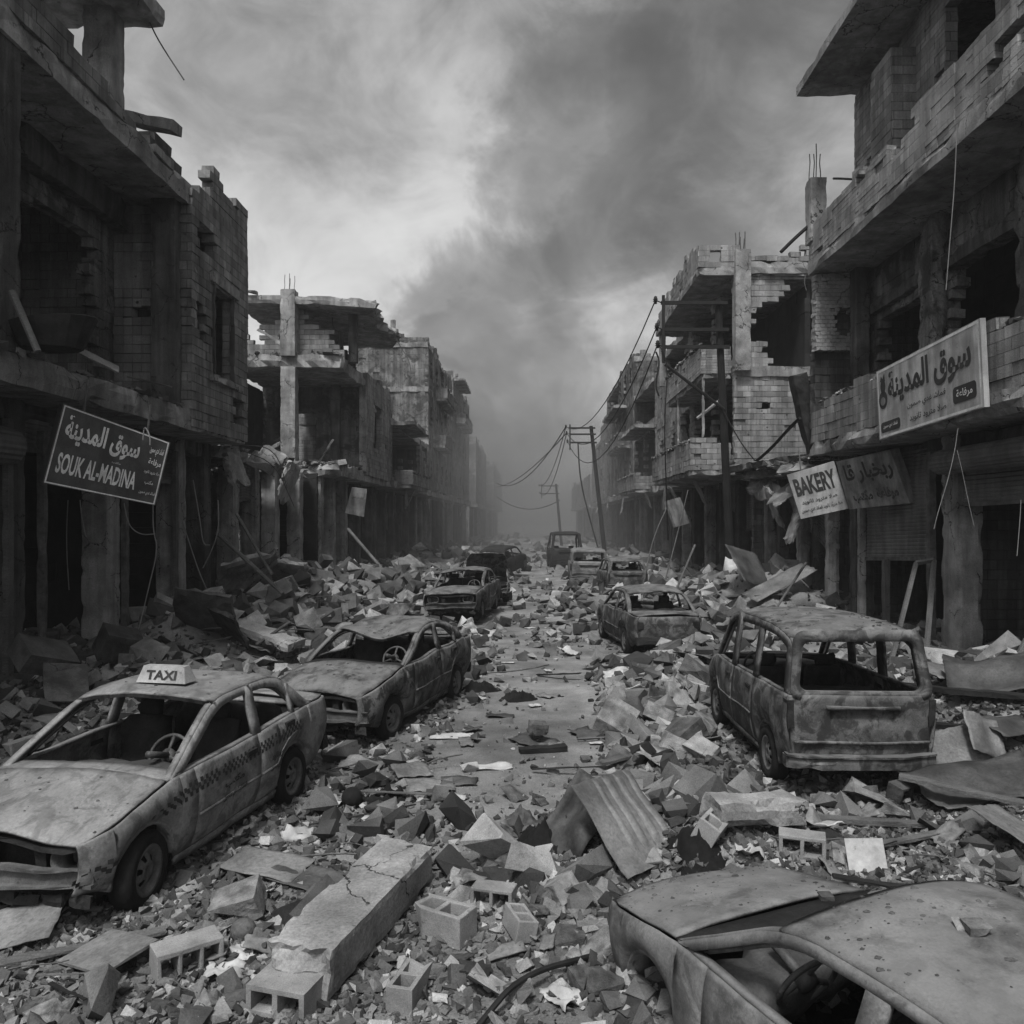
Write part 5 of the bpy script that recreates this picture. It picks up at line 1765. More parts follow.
cable([P(578, 442, 54), P(580, 480, 54), P(590, 520, 54), P(602, 562, 54)], .05, 'guy wire beside the leaning pole')
cable([P(958, 428, 12.6), P(955, 450, 12.6), P(948, 480, 12.6), P(938, 512, 12.6), P(934, 529, 12.6)], .0055, 'longer pale cord dangling before the right shutter', 'wire_pale')
cable([P(957, 450, 12.7), P(962, 470, 12.7), P(968, 500, 12.7), P(974, 526, 12.7)], .005, 'shorter pale cord dangling before the right shutter', 'wire_pale')
cable([P(957, 125, 12.6), P(955, 180, 12.7), P(950, 240, 12.8), P(946, 290, 12.9)], .008, 'thin cable hanging from the upper parapet of the canopy building', 'wire_pale')
cable([P(1021, 500, 12), P(1020, 520, 12), P(1017, 556, 12)], .006, 'stub of cord at the right shopfront', 'wire_pale')
for k, (pts, lb) in enumerate((
        (((124, 503), (128, 525), (140, 535), (155, 534)), 'looped pale wire under the dark market sign'),
        (((153, 505), (153, 530), (158, 550), (148, 590), (140, 625), (134, 643)), 'long pale wire hanging from the right end of the dark market sign'),
        (((68, 500), (66, 540), (69, 590)), 'thin wire hanging in the dark shop entrance'),
        (((80, 500), (82, 520), (86, 537)), 'short torn strip hanging left of the shop column'),
        (((143, 440), (144, 425), (150, 435), (150, 445)), 'two wire ends over the top edge of the dark market sign'),
        (((193, 480), (200, 520), (203, 545), (210, 545)), 'wire hanging before the third left column'),
        (((218, 500), (219, 530), (212, 550), (203, 568)), 'curled wire hanging beside the broken slab pieces'),
        (((182, 520), (190, 545), (200, 575), (211, 598)), 'slack wire running down to the rubble of the collapsed shops'))):
    Y = 14.2 if k in (0, 1, 3) else 15.5 if k == 2 else 12.4 if k == 4 else 19
    cable([P(x, y, Y) for x, y in pts], .010 if Y < 17 else .014, lb, 'wire_pale')


# ------------------------------------------------------------------ loose debris: things one by one
def Rot(yaw=0, pitch=0, roll=0):
    return Matrix.Rotation(yaw, 3, 'Z') @ Matrix.Rotation(pitch, 3, 'X') @ Matrix.Rotation(roll, 3, 'Y')


def put(o, label, cat, group=None):
    return tag(o, label, cat, group)


def piece(name, px, py, size, rot, mat, label, cat, lift=0.0, seg=.12, jit=.012, chip=.04, rag=None, group=None, bend=None, seed=None, pos=None):
    p = at(px, py) if pos is None else Vector(pos)
    AVOID.append((p.x, p.y, max(size[0], size[1]) * .42))
    m = Rot(*rot)
    hz = sum(abs(m[2][i]) * size[i] / 2 for i in range(3))
    mb = MB()
    rbox(mb, (p.x, p.y, p.z + hz + lift), size, rot=m, seg=seg, jit=jit, chip=chip, rag=rag, seed=px * .37 + py if seed is None else seed, bend=bend)
    return tag(mb.build(name, mat), label, cat, group)


def cellblock(xc, yc, z0, z1, hole):
    """a block with rectangular hollows: cells of the xc/yc grid for which hole(i, j) is true are empty"""
    mb = MB()
    solid = {(i, j) for i in range(len(xc) - 1) for j in range(len(yc) - 1) if not hole(i, j)}
    for (i, j) in solid:
        a, b, c, d = xc[i], xc[i + 1], yc[j], yc[j + 1]
        mb.quad((a, c, z1), (b, c, z1), (b, d, z1), (a, d, z1))
        mb.quad((a, d, z0), (b, d, z0), (b, c, z0), (a, c, z0))
        for (di, dj, q) in ((-1, 0, ((a, d), (a, c))), (1, 0, ((b, c), (b, d))), (0, -1, ((a, c), (b, c))), (0, 1, ((b, d), (a, d)))):
            if (i + di, j + dj) not in solid:
                (x0, y0), (x1, y1) = q
                mb.quad((x0, y0, z0), (x1, y1, z0), (x1, y1, z1), (x0, y0, z1))
    return mb


def cinder_block(px, py, yaw, label, pitch=0.0, roll=0.0, lift=0.0, broken=0.0, sc=1.0, mat='cinder', holes=2, up=False):
    """hollow concrete block; up: hollows face the sky, otherwise it lies with them sideways"""
    xs = [-.20, -.165, -.018, .018, .165, .20] if holes == 2 else [-.20, -.172, -.077, -.053, .053, .077, .172, .20]
    ys = [-.10, -.065, .065, .10]
    mb = cellblock([x * sc for x in xs], [y * sc for y in ys], -.10 * sc, .10 * sc, lambda i, j: j == 1 and i % 2 == 1)
    if broken:
        for k, v in enumerate(mb.v):
            if v.x > .12 * sc:
                v.x -= broken * (.5 + .5 * math.sin(v.y * 40 + v.z * 23))
    m = Rot(yaw, pitch, roll)
    if not up:
        m = m @ Matrix.Rotation(RAD(90), 3, 'X')
    for k, v in enumerate(mb.v):
        w = v + Vector((nz(v, 9, px), nz(v, 9, py), nz(v, 9, 3))) * .006
        mb.v[k] = m @ w
    zmin = min(v.z for v in mb.v)
    p = at(px, py)
    AVOID.append((p.x, p.y - .05, .27 * sc))
    off = Vector((p.x, p.y, p.z - zmin + lift - .015))
    mb.v = [v + off for v in mb.v]
    bm_o = mb.build('cinder_block', mat)
    me = bm_o.data
    bm = bmesh.new()
    bm.from_mesh(me)
    bmesh.ops.remove_doubles(bm, verts=bm.verts, dist=.0005)
    bm.to_mesh(me)
    bm.free()
    mod = bm_o.modifiers.new('bev', 'BEVEL')
    mod.width = .007
    mod.segments = 2
    mod.limit_method = 'ANGLE'
    return tag(bm_o, label, 'cinder block', 'hollow concrete blocks in the rubble')


# the long broken beam in front
A, Bq = at(290, 1012), at(408, 884)
yaw = math.atan2(Bq.y - A.y, Bq.x - A.x)
L = (Bq - A).length + .12
for _t in frange(0, 1, 7):
    AVOID.append((A.x + (Bq.x - A.x) * _t, A.y + (Bq.y - A.y) * _t, .30))
root = empty('concrete_beam', (A + Bq) / 2, 'long cracked concrete beam with a hollow broken end lying in front of the taxi', 'concrete beam')
mb = MB()
c = (A + Bq) / 2
rbox(mb, (c.x, c.y, c.z + .20), (L, .47, .29), rot=Rot(yaw, 0, -.02), seg=.05, jit=.006, chip=.028, rag={'-x': .22, '+x': .1}, ragf=2.4, seed=4)
mb.build('body', 'concrete_pale', root, root.location)
mb = cellblock([-.20, -.165, -.018, .018, .165, .20], [-.09, -.06, .06, .09], -.14, .16, lambda i, j: j == 1 and i % 2 == 1)
e = A + Vector((math.cos(yaw), math.sin(yaw), 0)) * .0
m = Rot(yaw + RAD(90)) @ Matrix.Rotation(RAD(90), 3, 'X')
mb.v = [m @ v + Vector((e.x - .02, e.y + .02, e.z + .10)) for v in mb.v]
mb.build('hollow_end', 'cinder', root, root.location, bevel=.006)
for k in range(3):
    mb = MB()
    s = Vector((-math.sin(yaw), math.cos(yaw), 0))
    d = Vector((math.cos(yaw), math.sin(yaw), 0))
    q = Bq + s * (-.12 + .12 * k) + Vector((0, 0, .22))
    mb.tube([q, q + d * .15, q + d * .3 + Vector((0, 0, .03 * k))], .008, 5)
    mb.build('rebar', 'rusty_steel', root, root.location)

cinder_block(187, 972, RAD(38), 'whole three-hollow cinder block lying beside the long beam, nearest the taxi', holes=3, sc=1.05)
cinder_block(443, 936, RAD(150), 'broken cinder block with an open hollow right of the long beam', broken=.12, up=True, sc=1.1)
cinder_block(494, 905, RAD(-15), 'small upright cinder block with two hollows behind the open-topped one', sc=.8)
cinder_block(410, 1000, RAD(75), 'narrow half cinder block standing by the foot of the long beam', broken=.18, up=True, sc=.85)
cinder_block(802, 856, RAD(-18), 'two-hollow cinder block lying between the van and the near car', sc=.92)
cinder_block(712, 842, RAD(60), 'cinder block tipped on end beside the short pale beam', pitch=.5, up=True, sc=.95)
cinder_block(640, 868, RAD(20), 'dusty cinder block half buried below the corrugated sheet', pitch=.3, sc=.8, lift=-.08)
cinder_block(300, 655, RAD(10), 'pale cinder block on the heap behind the caved-in sedan', pitch=.4, sc=1.1)
cinder_block(690, 668, RAD(70), 'cinder block on the heap beside the van', pitch=.3, sc=1.0)
cinder_block(905, 800, RAD(30), 'dark cinder block among the metal sheets right of the van', pitch=.2, sc=.9, mat='chunk_dark')
cinder_block(520, 935, RAD(110), 'cinder block standing alone right of the open-topped broken one', up=True, sc=.75, pitch=.2)

piece('concrete_beam', 752, 832, (.95, .30, .22), (.35, .05, .10), 'concrete_pale', 'short pale beam lying in front of the van', 'concrete beam', seg=.08, jit=.02, chip=.06, rag={'-x': .15}, lift=.03)
piece('concrete_slab', 266, 655, (1.6, .5, .18), (-.45, .1, .22), 'concrete_pale', 'long pale lintel sloping down the heap behind the taxi', 'concrete slab', seg=.14, jit=.02, chip=.06, lift=.1)
piece('concrete_slab', 290, 590, (1.3, .9, .16), (.3, -.65, .2), 'concrete_pale', 'pale slab tilted up on top of the left heap', 'concrete slab', seg=.14, jit=.04, chip=.1, rag={'+x': .3, '-x': .3}, lift=.05)
piece('concrete_slab', 250, 602, (1.7, 1.3, .16), (.5, -.8, -.3), 'concrete', 'large grey slab leaning against the left heap', 'concrete slab', seg=.16, jit=.04, chip=.1, rag={'+x': .3, '+y': .3}, lift=.0)
piece('concrete_slab', 205, 640, (1.2, 1.0, .10), (.2, -1.0, .3), 'sheet_dark', 'dark dented panel leaning by the third left column', 'panel', seg=.16, jit=.06, chip=.03)
piece('concrete_slab', 228, 648, (.9, .8, .09), (-.3, -.9, .35), 'concrete_sooty', 'second dark panel leaning in front of the dented one', 'panel', seg=.16, jit=.05, chip=.03)
piece('cabinet', 118, 668, (.6, .45, .5), (.7, .4, .3), 'concrete_sooty', 'tipped dark box between the second and third left columns', 'box', chip=.02)
piece('cabinet', 44, 690, (.75, .55, .32), (.9, .5, .35), 'sheet_dark', 'tipped metal cabinet in the dark shop entrance', 'cabinet', chip=.01, jit=.01, lift=.1)
piece('wooden_board', 66, 703, (.55, .8, .035), (.55, .55, .15), 'concrete_sooty', 'flat board leaning on the tipped cabinet by the left shop', 'board', chip=.01, jit=.004, lift=.02)
piece('wooden_board', 40, 655, (.6, .4, .4), (.3, .2, .1), 'concrete_sooty', 'dark carton at the back of the left shop entrance', 'box', chip=.03)
piece('wooden_board', 108, 968, (.52, .40, .02), (-.5, .10, -.12), 'cardboard', 'square flat board with a raised rim in the near left corner', 'board', chip=.005, jit=.008, lift=.05)
piece('wooden_board', 130, 960, (.95, .09, .025), (.35, 0, -.05), 'wood', 'thin lath under the square board in the near left corner', 'plank', chip=.006, jit=.006, lift=.01)
piece('plank', 60, 962, (1.3, .10, .035), (.5, .0, .02), 'wood', 'grey plank pointing at the taxi from the near left corner', 'plank', chip=.01, jit=.01, lift=.03)
piece('plank', 543, 752, (.62, .16, .07), (.18, 0, -.02), 'wood_dark', 'charred timber lying alone on the bare middle of the street', 'plank', chip=.02, jit=.015)
piece('concrete_chunk', 538, 742, (.24, .22, .2), (.3, .1, .1), 'chunk_dark', 'dark block resting against the charred timber on the street', 'concrete chunk', chip=.05, seg=.06, lift=.05)
piece('plank', 870, 832, (1.15, .10, .05), (-.10, 0, .02), 'wood', 'straight plank lying across the rubble in front of the van bumper', 'plank', chip=.01, jit=.01, lift=.06)
piece('plank', 985, 715, (2.2, .16, .08), (-.22, 0, .05), 'wood_dark', 'upper of two long timbers right of the van', 'plank', chip=.02, jit=.015, lift=.16)
piece('plank', 960, 745, (2.0, .16, .08), (-.28, 0, .03), 'wood_dark', 'lower of two long timbers right of the van', 'plank', chip=.02, jit=.015, lift=.12)
piece('plank', 985, 815, (1.5, .16, .035), (-.45, 0, .10), 'wood', 'broad plank under the dented metal sheet at the right edge', 'plank', chip=.01, jit=.01, lift=.10)
piece('plank', 905, 850, (1.0, .09, .03), (.25, 0, -.06), 'wood', 'thin batten in the rubble above the near car roof', 'plank', chip=.008, jit=.01, lift=.04)
piece('plank', 930, 905, (1.4, .10, .04), (-.25, 0, .06), 'wood_dark', 'dark batten behind the near car roof', 'plank', chip=.01, jit=.01, lift=.02)
piece('paper_sheet', 866, 873, (.30, .012, .27), (-.15, -.45, -.06), 'paper', 'clean white board standing behind the near car', 'board', chip=0, jit=0, lift=.0, seg=.3)


# leaning bars and pipes
def bar(a, b, r, label, mat='wood', name='pole', cat='pole', sides=7, group=None, mid=None):
    mb = MB()
    pts = [a, b] if mid is None else chaikin([tuple(a), tuple(mid), tuple(b)], 3)
    mb.tube(pts, r, sides, r * .9)
    return tag(mb.build(name, mat), label, cat, group)


bar(P(217, 533, 19.2), P(283, 594, 18.0), .055, 'long bare pole slanting down onto the left heap', 'wood')
bar(P(236, 513, 20), P(272, 575, 19.2), .04, 'thinner pole crossing above the long slanting pole', 'wood')
bar(P(348, 529, 30.5), P(397, 586, 28.5), .06, 'pole leaning from the open frame into the rubble', 'wood')
bar(P(218, 608, 18), P(258, 633, 17), .03, 'short pale rod on the heap behind the taxi', 'wire_pale', 'rod', 'rod')
bar(P(256, 645, 15.5), P(290, 622, 16), .035, 'dark pipe stuck in the heap behind the caved-in sedan', 'rusty_steel', 'pipe', 'pipe')
bar(P(160, 638, 15.2), P(195, 657, 14.5), .05, 'dark beam end sloping out of the second shop', 'wood_dark')
bar(P(124, 660, 15.0), P(138, 648, 15.6), .02, 'thin stick by the second left column', 'wood', 'rod', 'rod')
bar(P(640, 600, 28.2), P(668, 505, 29.2), .025, 'tall bent rod under the balcony of the gabled ruin', 'wood', mid=P(652, 540, 28.6), name='rod', cat='rod')
bar(P(688, 490, 29), P(660, 600, 27.6), .022, 'second bent rod under the balcony of the gabled ruin', 'wood', mid=P(676, 540, 28.4), name='rod', cat='rod')
bar(P(695, 545, 26.5), P(672, 600, 25.2), .04, 'rod leaning left of the tall pole', 'wood', name='rod', cat='rod')
bar(P(806, 563, 21), P(775, 610, 20), .035, 'rod leaning below the bakery sign', 'wood', name='rod', cat='rod')
bar(P(1028, 640, 11.5), P(1000, 694, 11.2), .06, 'timber leaning at the right edge beside the dark shop', 'wood')
bar(P(596, 955, 5.4), P(478, 1026, 4.7), .02, 'black bent pipe running from the long beam to the near car', 'wire', mid=P(520, 975, 5.0), name='pipe', cat='pipe')
bar(P(12, 292, 11.2), P(38, 352, 10.9), .05, 'pole leaning in the loggia of the corner building', 'wood')
bar(P(400, 560, 40), P(425, 585, 37), .06, 'dark beam slanting in the rubble beyond the boxy sedan', 'wood_dark')
# upturned basin and board in the loggia
mb = MB()
for k in range(1):
    c = P(52, 345, 11.6)
    A_ = [(c.x + .62 * math.cos(a) * (1.0), c.y + .4 * math.sin(a), c.z + .34 + .06 * math.cos(a)) for a in frange(0, 2 * math.pi, 17)]
    B_ = [(c.x + .42 * math.cos(a), c.y + .28 * math.sin(a), c.z - .05) for a in frange(0, 2 * math.pi, 17)]
    mb.strip(A_, B_)
    mb.fan(B_[:-1])
tag(mb.build('basin', 'scorched', solid=.03), 'dark basin resting on the loggia ledge of the corner building', 'basin')
piece('plank', 0, 0, (.9, .3, .03), (.5, .5, .45), 'cardboard', 'pale board sloping over the loggia ledge of the corner building', 'board', pos=P(90, 372, 12.6), chip=.01, jit=.004)
piece('wooden_board', 0, 0, (.8, .25, .03), (.4, .2, .2), 'sheet_dark', 'dark curved sheet on the ledge before the cross wall', 'metal sheet', pos=P(150, 388, 15.5), chip=.01, jit=.01)

# leaning door frame by the right shutter
root = empty('door_frame', at(905, 690), 'empty door frame leaning against the right shopfront', 'door frame')
q = [P(916, 563, 16.0), P(934, 560, 15.9), P(925, 668, 14.6), P(886, 682, 14.6)]
for k in range(4):
    a, b2 = q[k], q[(k + 1) % 4]
    mb = MB()
    mb.tube([a, b2], .05, 4)
    mb.build('jamb' if k % 2 else 'rail', 'wood', root, root.location)

# torn white cloth tied round the tall pole
mb = MB()
c = lerp((6.6, 26, 0), P(718, 299, 26.0), .12)
for k in range(2):
    A_, B_ = [], []
    for i in range(10):
        a = 2.6 + 3.4 * i / 9
        A_.append((c.x + .19 * math.cos(a), c.y + .19 * math.sin(a), c.z + .55 + .04 * math.sin(i)))
        B_.append((c.x + (.21 + .10 * abs(math.sin(i * 1.7))) * math.cos(a), c.y + (.21 + .10 * abs(math.sin(i * 1.3))) * math.sin(a), c.z - .05 - .2 * abs(math.sin(i * .9 + k))))
    mb.strip(A_, B_)
    break
tag(mb.build('rag', 'paper', solid=.01, smooth=True), 'torn white rag tied round the tall utility pole', 'rag')


# sheets: bent plates of metal, board, paper
def sheet(name, px, py, w, d, rot, mat, label, cat, bend=.15, curl=.0, ribs=0, thick=.008, lift=.02, group=None, seed=0, rag=.06, n=12, pos=None):
    p = at(px, py) if pos is None else Vector(pos)
    if 'shard' not in name:
        AVOID.append((p.x, p.y, max(w, d) * .5))
    m = Rot(*rot)
    mb = MB()

    def fn(u, v):
        ru = 1 - rag * (noise.noise(Vector((v * 3.1, seed, 2 if u > 0 else 7))) + .3)
        rv = 1 - rag * (noise.noise(Vector((u * 3.1, seed + 5, 2 if v > 0 else 7))) + .3)
        x, y = u * w / 2 * ru, v * d / 2 * rv
        z = bend * min(w, d) * noise.noise(Vector((u * 1.1, v * 1.1, seed + 1))) + .3 * bend * min(w, d) * noise.noise(Vector((u * 3, v * 3, seed + 3)))
        z += curl * (abs(u) ** 2.5) * w * .5
        if ribs:
            t = v * ribs
            z += .022 * max(0.0, math.sin(t * math.pi * 2)) ** .5 * (1 if -.85 < u < .55 and v > -.35 else 0)
        return m @ Vector((x, y, z))
    nn = n if not ribs else 60
    mb.grid(fn, frange(-1, 1, n), frange(-1, 1, nn))
    zmin = min(v.z for v in mb.v)
    zq = sorted(v.z for v in mb.v)[len(mb.v) // 8]
    mb.v = [v + Vector((p.x, p.y, p.z - zq + lift)) for v in mb.v]
    return tag(mb.build(name, mat, smooth=bool(ribs) is False, solid=thick), label, cat, group)


sheet('corrugated_sheet', 628, 852, .84, .80, (-.75, -.05, .78), 'sheet_metal', 'folded ribbed metal panel standing on the central heap', 'metal sheet', bend=.04, ribs=2.6, seed=3, rag=.03, lift=.02)
sheet('metal_sheet', 578, 848, .75, .45, (.9, .3, -1.0), 'sheet_dark', 'dark crumpled sheet wrapped beside the ribbed panel', 'metal sheet', bend=.35, seed=5)
sheet('metal_sheet', 985, 800, 1.5, .75, (.22, .20, -.10), 'sheet_dark', 'broad dented metal sheet sliding off the planks at the right edge', 'metal sheet', bend=.12, seed=6, lift=.12)
sheet('metal_sheet', 962, 778, .7, .62, (.3, .75, -.25), 'cardboard', 'square sheet propped up between the van and the right edge', 'metal sheet', bend=.06, seed=7, lift=.1)
sheet('metal_sheet', 985, 768, .45, .5, (-.2, .8, .5), 'sheet_metal', 'small sheet folded behind the propped square one', 'metal sheet', bend=.1, seed=8, lift=.2)
sheet('metal_sheet', 945, 690, 1.1, .7, (.35, .35, .25), 'sheet_metal', 'bent sheet in front of the right shop column', 'metal sheet', bend=.15, curl=.1, seed=9, lift=.1)
sheet('metal_sheet', 1000, 695, 1.3, .9, (-.4, .4, -.2), 'sheet_dark', 'wide curled sheet lying before the dark right shop', 'metal sheet', bend=.15, curl=.15, seed=10, lift=.1)
sheet('metal_sheet', 1010, 740, .9, .5, (.4, .25, .1), 'sheet_dark', 'dark sheet at the right edge below the wide curled one', 'metal sheet', bend=.15, seed=11, lift=.1)
sheet('metal_sheet', 888, 690, .7, .4, (.6, .5, .3), 'sheet_metal', 'sheet sticking up beside the right side of the van', 'metal sheet', bend=.2, seed=12, lift=.1)
sheet('metal_sheet', 1010, 845, .6, .5, (.6, .35, .2), 'cardboard', 'corner of a board at the right edge above the near car', 'board', bend=.05, seed=13, lift=.1)
sheet('metal_sheet', 740, 795, .5, .35, (.9, .7, .5), 'sheet_dark', 'dark torn sheet under the left side of the van', 'metal sheet', bend=.3, seed=14, lift=.05)
sheet('metal_sheet', 750, 585, 1.6, 1.3, (.5, .9, .3), 'sheet_dark', 'large dark panel tilted on the heap right of the tall pole', 'metal sheet', bend=.05, seed=15, lift=.1)
sheet('metal_sheet', 780, 600, 2.2, .6, (.5, .3, -.4), 'sheet_metal', 'long sheet sloping down the heap below the bakery sign', 'metal sheet', bend=.08, seed=16, lift=.15)
sheet('cardboard_sheet', 430, 788, .55, .40, (.2, .05, .02), 'cardboard', 'sagging cardboard sheet right of the black cloth', 'cardboard', bend=.12, seed=17)
sheet('cardboard_sheet', 412, 778, .45, .3, (.5, .25, .1), 'cardboard', 'second cardboard sheet overlapping the black cloth', 'cardboard', bend=.12, seed=18, lift=.05)
sheet('cardboard_sheet', 452, 738, .62, .26, (.05, .02, .0), 'paper', 'long pale sheet lying flat on the street beside the caved-in sedan', 'paper', bend=.06, seed=19, rag=.1)
sheet('cardboard_sheet', 362, 768, .5, .35, (-.2, .1, .1), 'cardboard', 'torn cardboard between the taxi and the caved-in sedan', 'cardboard', bend=.15, seed=20)
sheet('cardboard_sheet', 300, 880, .8, .35, (-.45, .06, .05), 'sheet_dark', 'dark layered sheet on the ground before the long beam', 'cardboard', bend=.1, seed=21)
sheet('cardboard_sheet', 268, 873, .7, .4, (-.3, .08, .06), 'cardboard', 'flat brownish sheet overlapping the dark layered one', 'cardboard', bend=.06, seed=22, lift=.05)
sheet('cardboard_sheet', 20, 940, .55, .45, (.2, .25, -.2), 'cardboard', 'grey board tilted at the left edge below the taxi bumper', 'board', bend=.05, seed=23, lift=.05)
sheet('cardboard_sheet', 570, 655, .5, .4, (.8, .3, .2), 'paper', 'torn pale sheet left of the burnt sedan seen from behind', 'paper', bend=.25, seed=24)
for k, (x, y, w, d, lb) in enumerate(((298, 840, .30, .24, 'crumpled white sheet beside the rear wheel of the taxi'), (332, 806, .28, .22, 'white sheet propped against the black ball'),
                                      (252, 898, .34, .2, 'crumpled white paper before the long beam'), (388, 905, .24, .2, 'white scrap lying on the hidden side of the long beam'),
                                      (242, 958, .22, .14, 'crumpled white scrap beside the whole cinder block'), (226, 978, .26, .18, 'rumpled white paper in front of the whole cinder block'),
                                      (748, 858, .27, .22, 'torn white sheet in the rubble below the short beam'), (742, 815, .26, .22, 'pale torn sheet behind the short beam'),
                                      (765, 826, .22, .16, 'white scrap right of the short beam'), (563, 1003, .26, .2, 'pale torn scrap beside the front of the near car'),
                                      (535, 707, .22, .14, 'white scrap on the bare street near the black bundle'), (548, 672, .28, .14, 'pale scrap on the street before the burnt sedan'),
                                      (508, 664, .3, .12, 'flat white scrap in the middle of the street'), (558, 640, .3, .14, 'pale sheet on the street left of the burnt sedan'),
                                      (480, 700, .24, .12, 'small white scrap right of the caved-in sedan'), (530, 629, .34, .14, 'small pale scrap far down the street'),
                                      (610, 722, .26, .15, 'white scrap at the foot of the heap beside the van'), (596, 745, .2, .12, 'small white scrap on the street edge left of the van'),
                                      (365, 822, .16, .1, 'small pale scrap below the black cloth'), (460, 800, .18, .12, 'small white scrap right of the cardboard sheets'))):
    sheet('paper_scrap', x, y, w, d, (k * 1.3, .25 if k in (0, 1, 2, 4, 6, 7) else .06, .15 if k < 9 else .03), 'paper', lb, 'paper', bend=.35 if k < 10 else .15, seed=30 + k, rag=.22, n=9, thick=.004)


# cloth, ball, bags
def cloth(px, py, w, d, h, mat, label, seed, yaw=0.0, name='cloth', cat='cloth', freq=2.6):
    p = at(px, py)
    AVOID.append((p.x, p.y, max(w, d) * .42))
    m = Rot(yaw)
    mb = MB()

    def fn(u, v):
        r = math.hypot(u, v)
        f = max(0.0, 1 - r ** 2.2)
        rd = 1 - abs(noise.noise(Vector((u * freq, v * freq * .6, seed))))
        rd2 = 1 - abs(noise.noise(Vector((u * freq * 2.3 + 4, v * freq * 1.4, seed + 3))))
        wob = 1 + .25 * noise.noise(Vector((u * 1.5, v * 1.5, seed + 9)))
        q = m @ Vector((u * w / 2 * wob, v * d / 2 * wob, 0))
        x, y = p.x + q.x, p.y + q.y
        lump = .55 + .9 * noise.noise(Vector((u * 1.3 + 3, v * 1.3, seed + 20)))
        return (x, y, ground_z(x, y) - .03 + h * f * max(.1, lump) * (.5 + .9 * rd ** 4 + .5 * rd2 ** 4))
    mb.grid(fn, frange(-1, 1, 34), frange(-1, 1, 34), skip=lambda i, j: math.hypot((i - 16.5) / 16.5, (j - 16.5) / 16.5) > 1.08)
    return tag(mb.build(name, mat, smooth=True), label, cat)


cloth(556, 842, .95, .6, .22, 'cloth_black', 'dark tarpaulin crumpled left of the ribbed panel', 3, .5)
cloth(686, 862, .75, .5, .15, 'cloth_black', 'dark tarpaulin crumpled right of the ribbed panel', 5, -.3)
cloth(530, 822, .6, .45, .15, 'sheet_dark', 'folded dark canvas at the left foot of the central heap', 7, .2)
cloth(388, 800, .75, .5, .18, 'cloth_black', 'black cloth heap between the taxi and the caved-in sedan', 9)
cloth(518, 700, .78, .5, .17, 'cloth_black', 'black bundle lying alone on the bare street', 11, .3, 'bundle', 'bundle')
cloth(480, 690, .8, .5, .18, 'cloth_black', 'dark cloth spread between the caved-in sedan and the black bundle', 13, .1)
cloth(560, 697, .3, .2, .06, 'cloth_black', 'thin dark rag right of the black bundle', 15)
mb = MB()
mb.lathe([(.11 * math.sin(a), -.11 * math.cos(a)) for a in frange(0.001, math.pi - .001, 13)], 20, 'z', at(352, 808) + Vector((0, 0, .10)))
tag(mb.build('ball', 'rubber', smooth=True), 'dark ball lying between the taxi and the black cloth', 'ball')
mb = MB()
mb.lathe([(.09 * math.sin(a), -.08 * math.cos(a)) for a in frange(0.001, math.pi - .001, 13)], 16, 'z', at(243, 940) + Vector((0, 0, .06)))
tag(mb.build('dark_round_stone', 'chunk_dark', smooth=True), 'round dark stone behind the whole cinder block', 'stone')
# stones on the near car, resting where the view ray meets its metal
bpy.context.view_layer.update()
_dg = bpy.context.evaluated_depsgraph_get()
ROOF_STONE = make_rocks(4, 21, 18, .9, .9)
for k, (x, y, s, lb) in enumerate(((962, 927, .075, 'flat stone beside the larger one on the near car roof'), (976, 932, .11, 'larger pale stone on the near car roof'),
                                   (826, 899, .085, 'flat dark stone on the near car hood'), (990, 905, .05, 'smallest stone on the near car roof'))):
    ok, p, nrm, i_, ob, m_ = SC.ray_cast(_dg, camo.location, (P(x, y, 1) - camo.location).normalized())
    vs, fs = ROOF_STONE[k]
    mb = MB()
    mb.v = [Vector((v[0] * s, v[1] * s, v[2] * s * .5)) + p + Vector((0, 0, s * .16)) for v in vs]
    mb.f = list(fs)
    tag(mb.build('stone', 'chunk_dark' if k == 2 else 'chunk'), lb, 'stone')


# ------------------------------------------------------------------ broken concrete, piece by piece
RND = random.Random(77)
CAR_BOXES = [(-3.45, 7.4, 1.15, 2.2), (-2.3, 12.4, 1.1, 2.2), (3.52, 10.5, .95, 2.1), (2.72, 19.2, .95, 2.1), (-2.0, 24.6, .95, 2.0)]
CHUNK_MESH = []
for kind, (n, pts, flat, cube) in {'blocky': (4, 16, .8, .9), 'jagged': (4, 13, .85, .4), 'flat': (4, 13, .32, .7), 'wedge': (4, 10, .75, .8)}.items():
    for vs, fs in make_rocks(n, 100 + len(CHUNK_MESH), pts, flat, cube):
        for mt in ('chunk', 'chunk_dark', 'concrete_pale'):
            me = bpy.data.meshes.new(kind + '_chunk')
            me.from_pydata(vs, [], fs)
            bm = bmesh.new()
            bm.from_mesh(me)
            bmesh.ops.subdivide_edges(bm, edges=bm.edges, cuts=3, use_grid_fill=True)
            for v in bm.verts:
                v.co += Vector((nz(v.co, 5, 1), nz(v.co, 5, 4), nz(v.co, 5, 8))) * .02 + Vector((nz(v.co, 13, 1), nz(v.co, 13, 4), nz(v.co, 13, 8))) * .016
            bm.to_mesh(me)
            bm.free()
            me.materials.append(MATS[mt])
            CHUNK_MESH.append((kind, mt, me))
TONE = {'chunk': 'grey', 'chunk_dark': 'dark', 'concrete_pale': 'pale'}
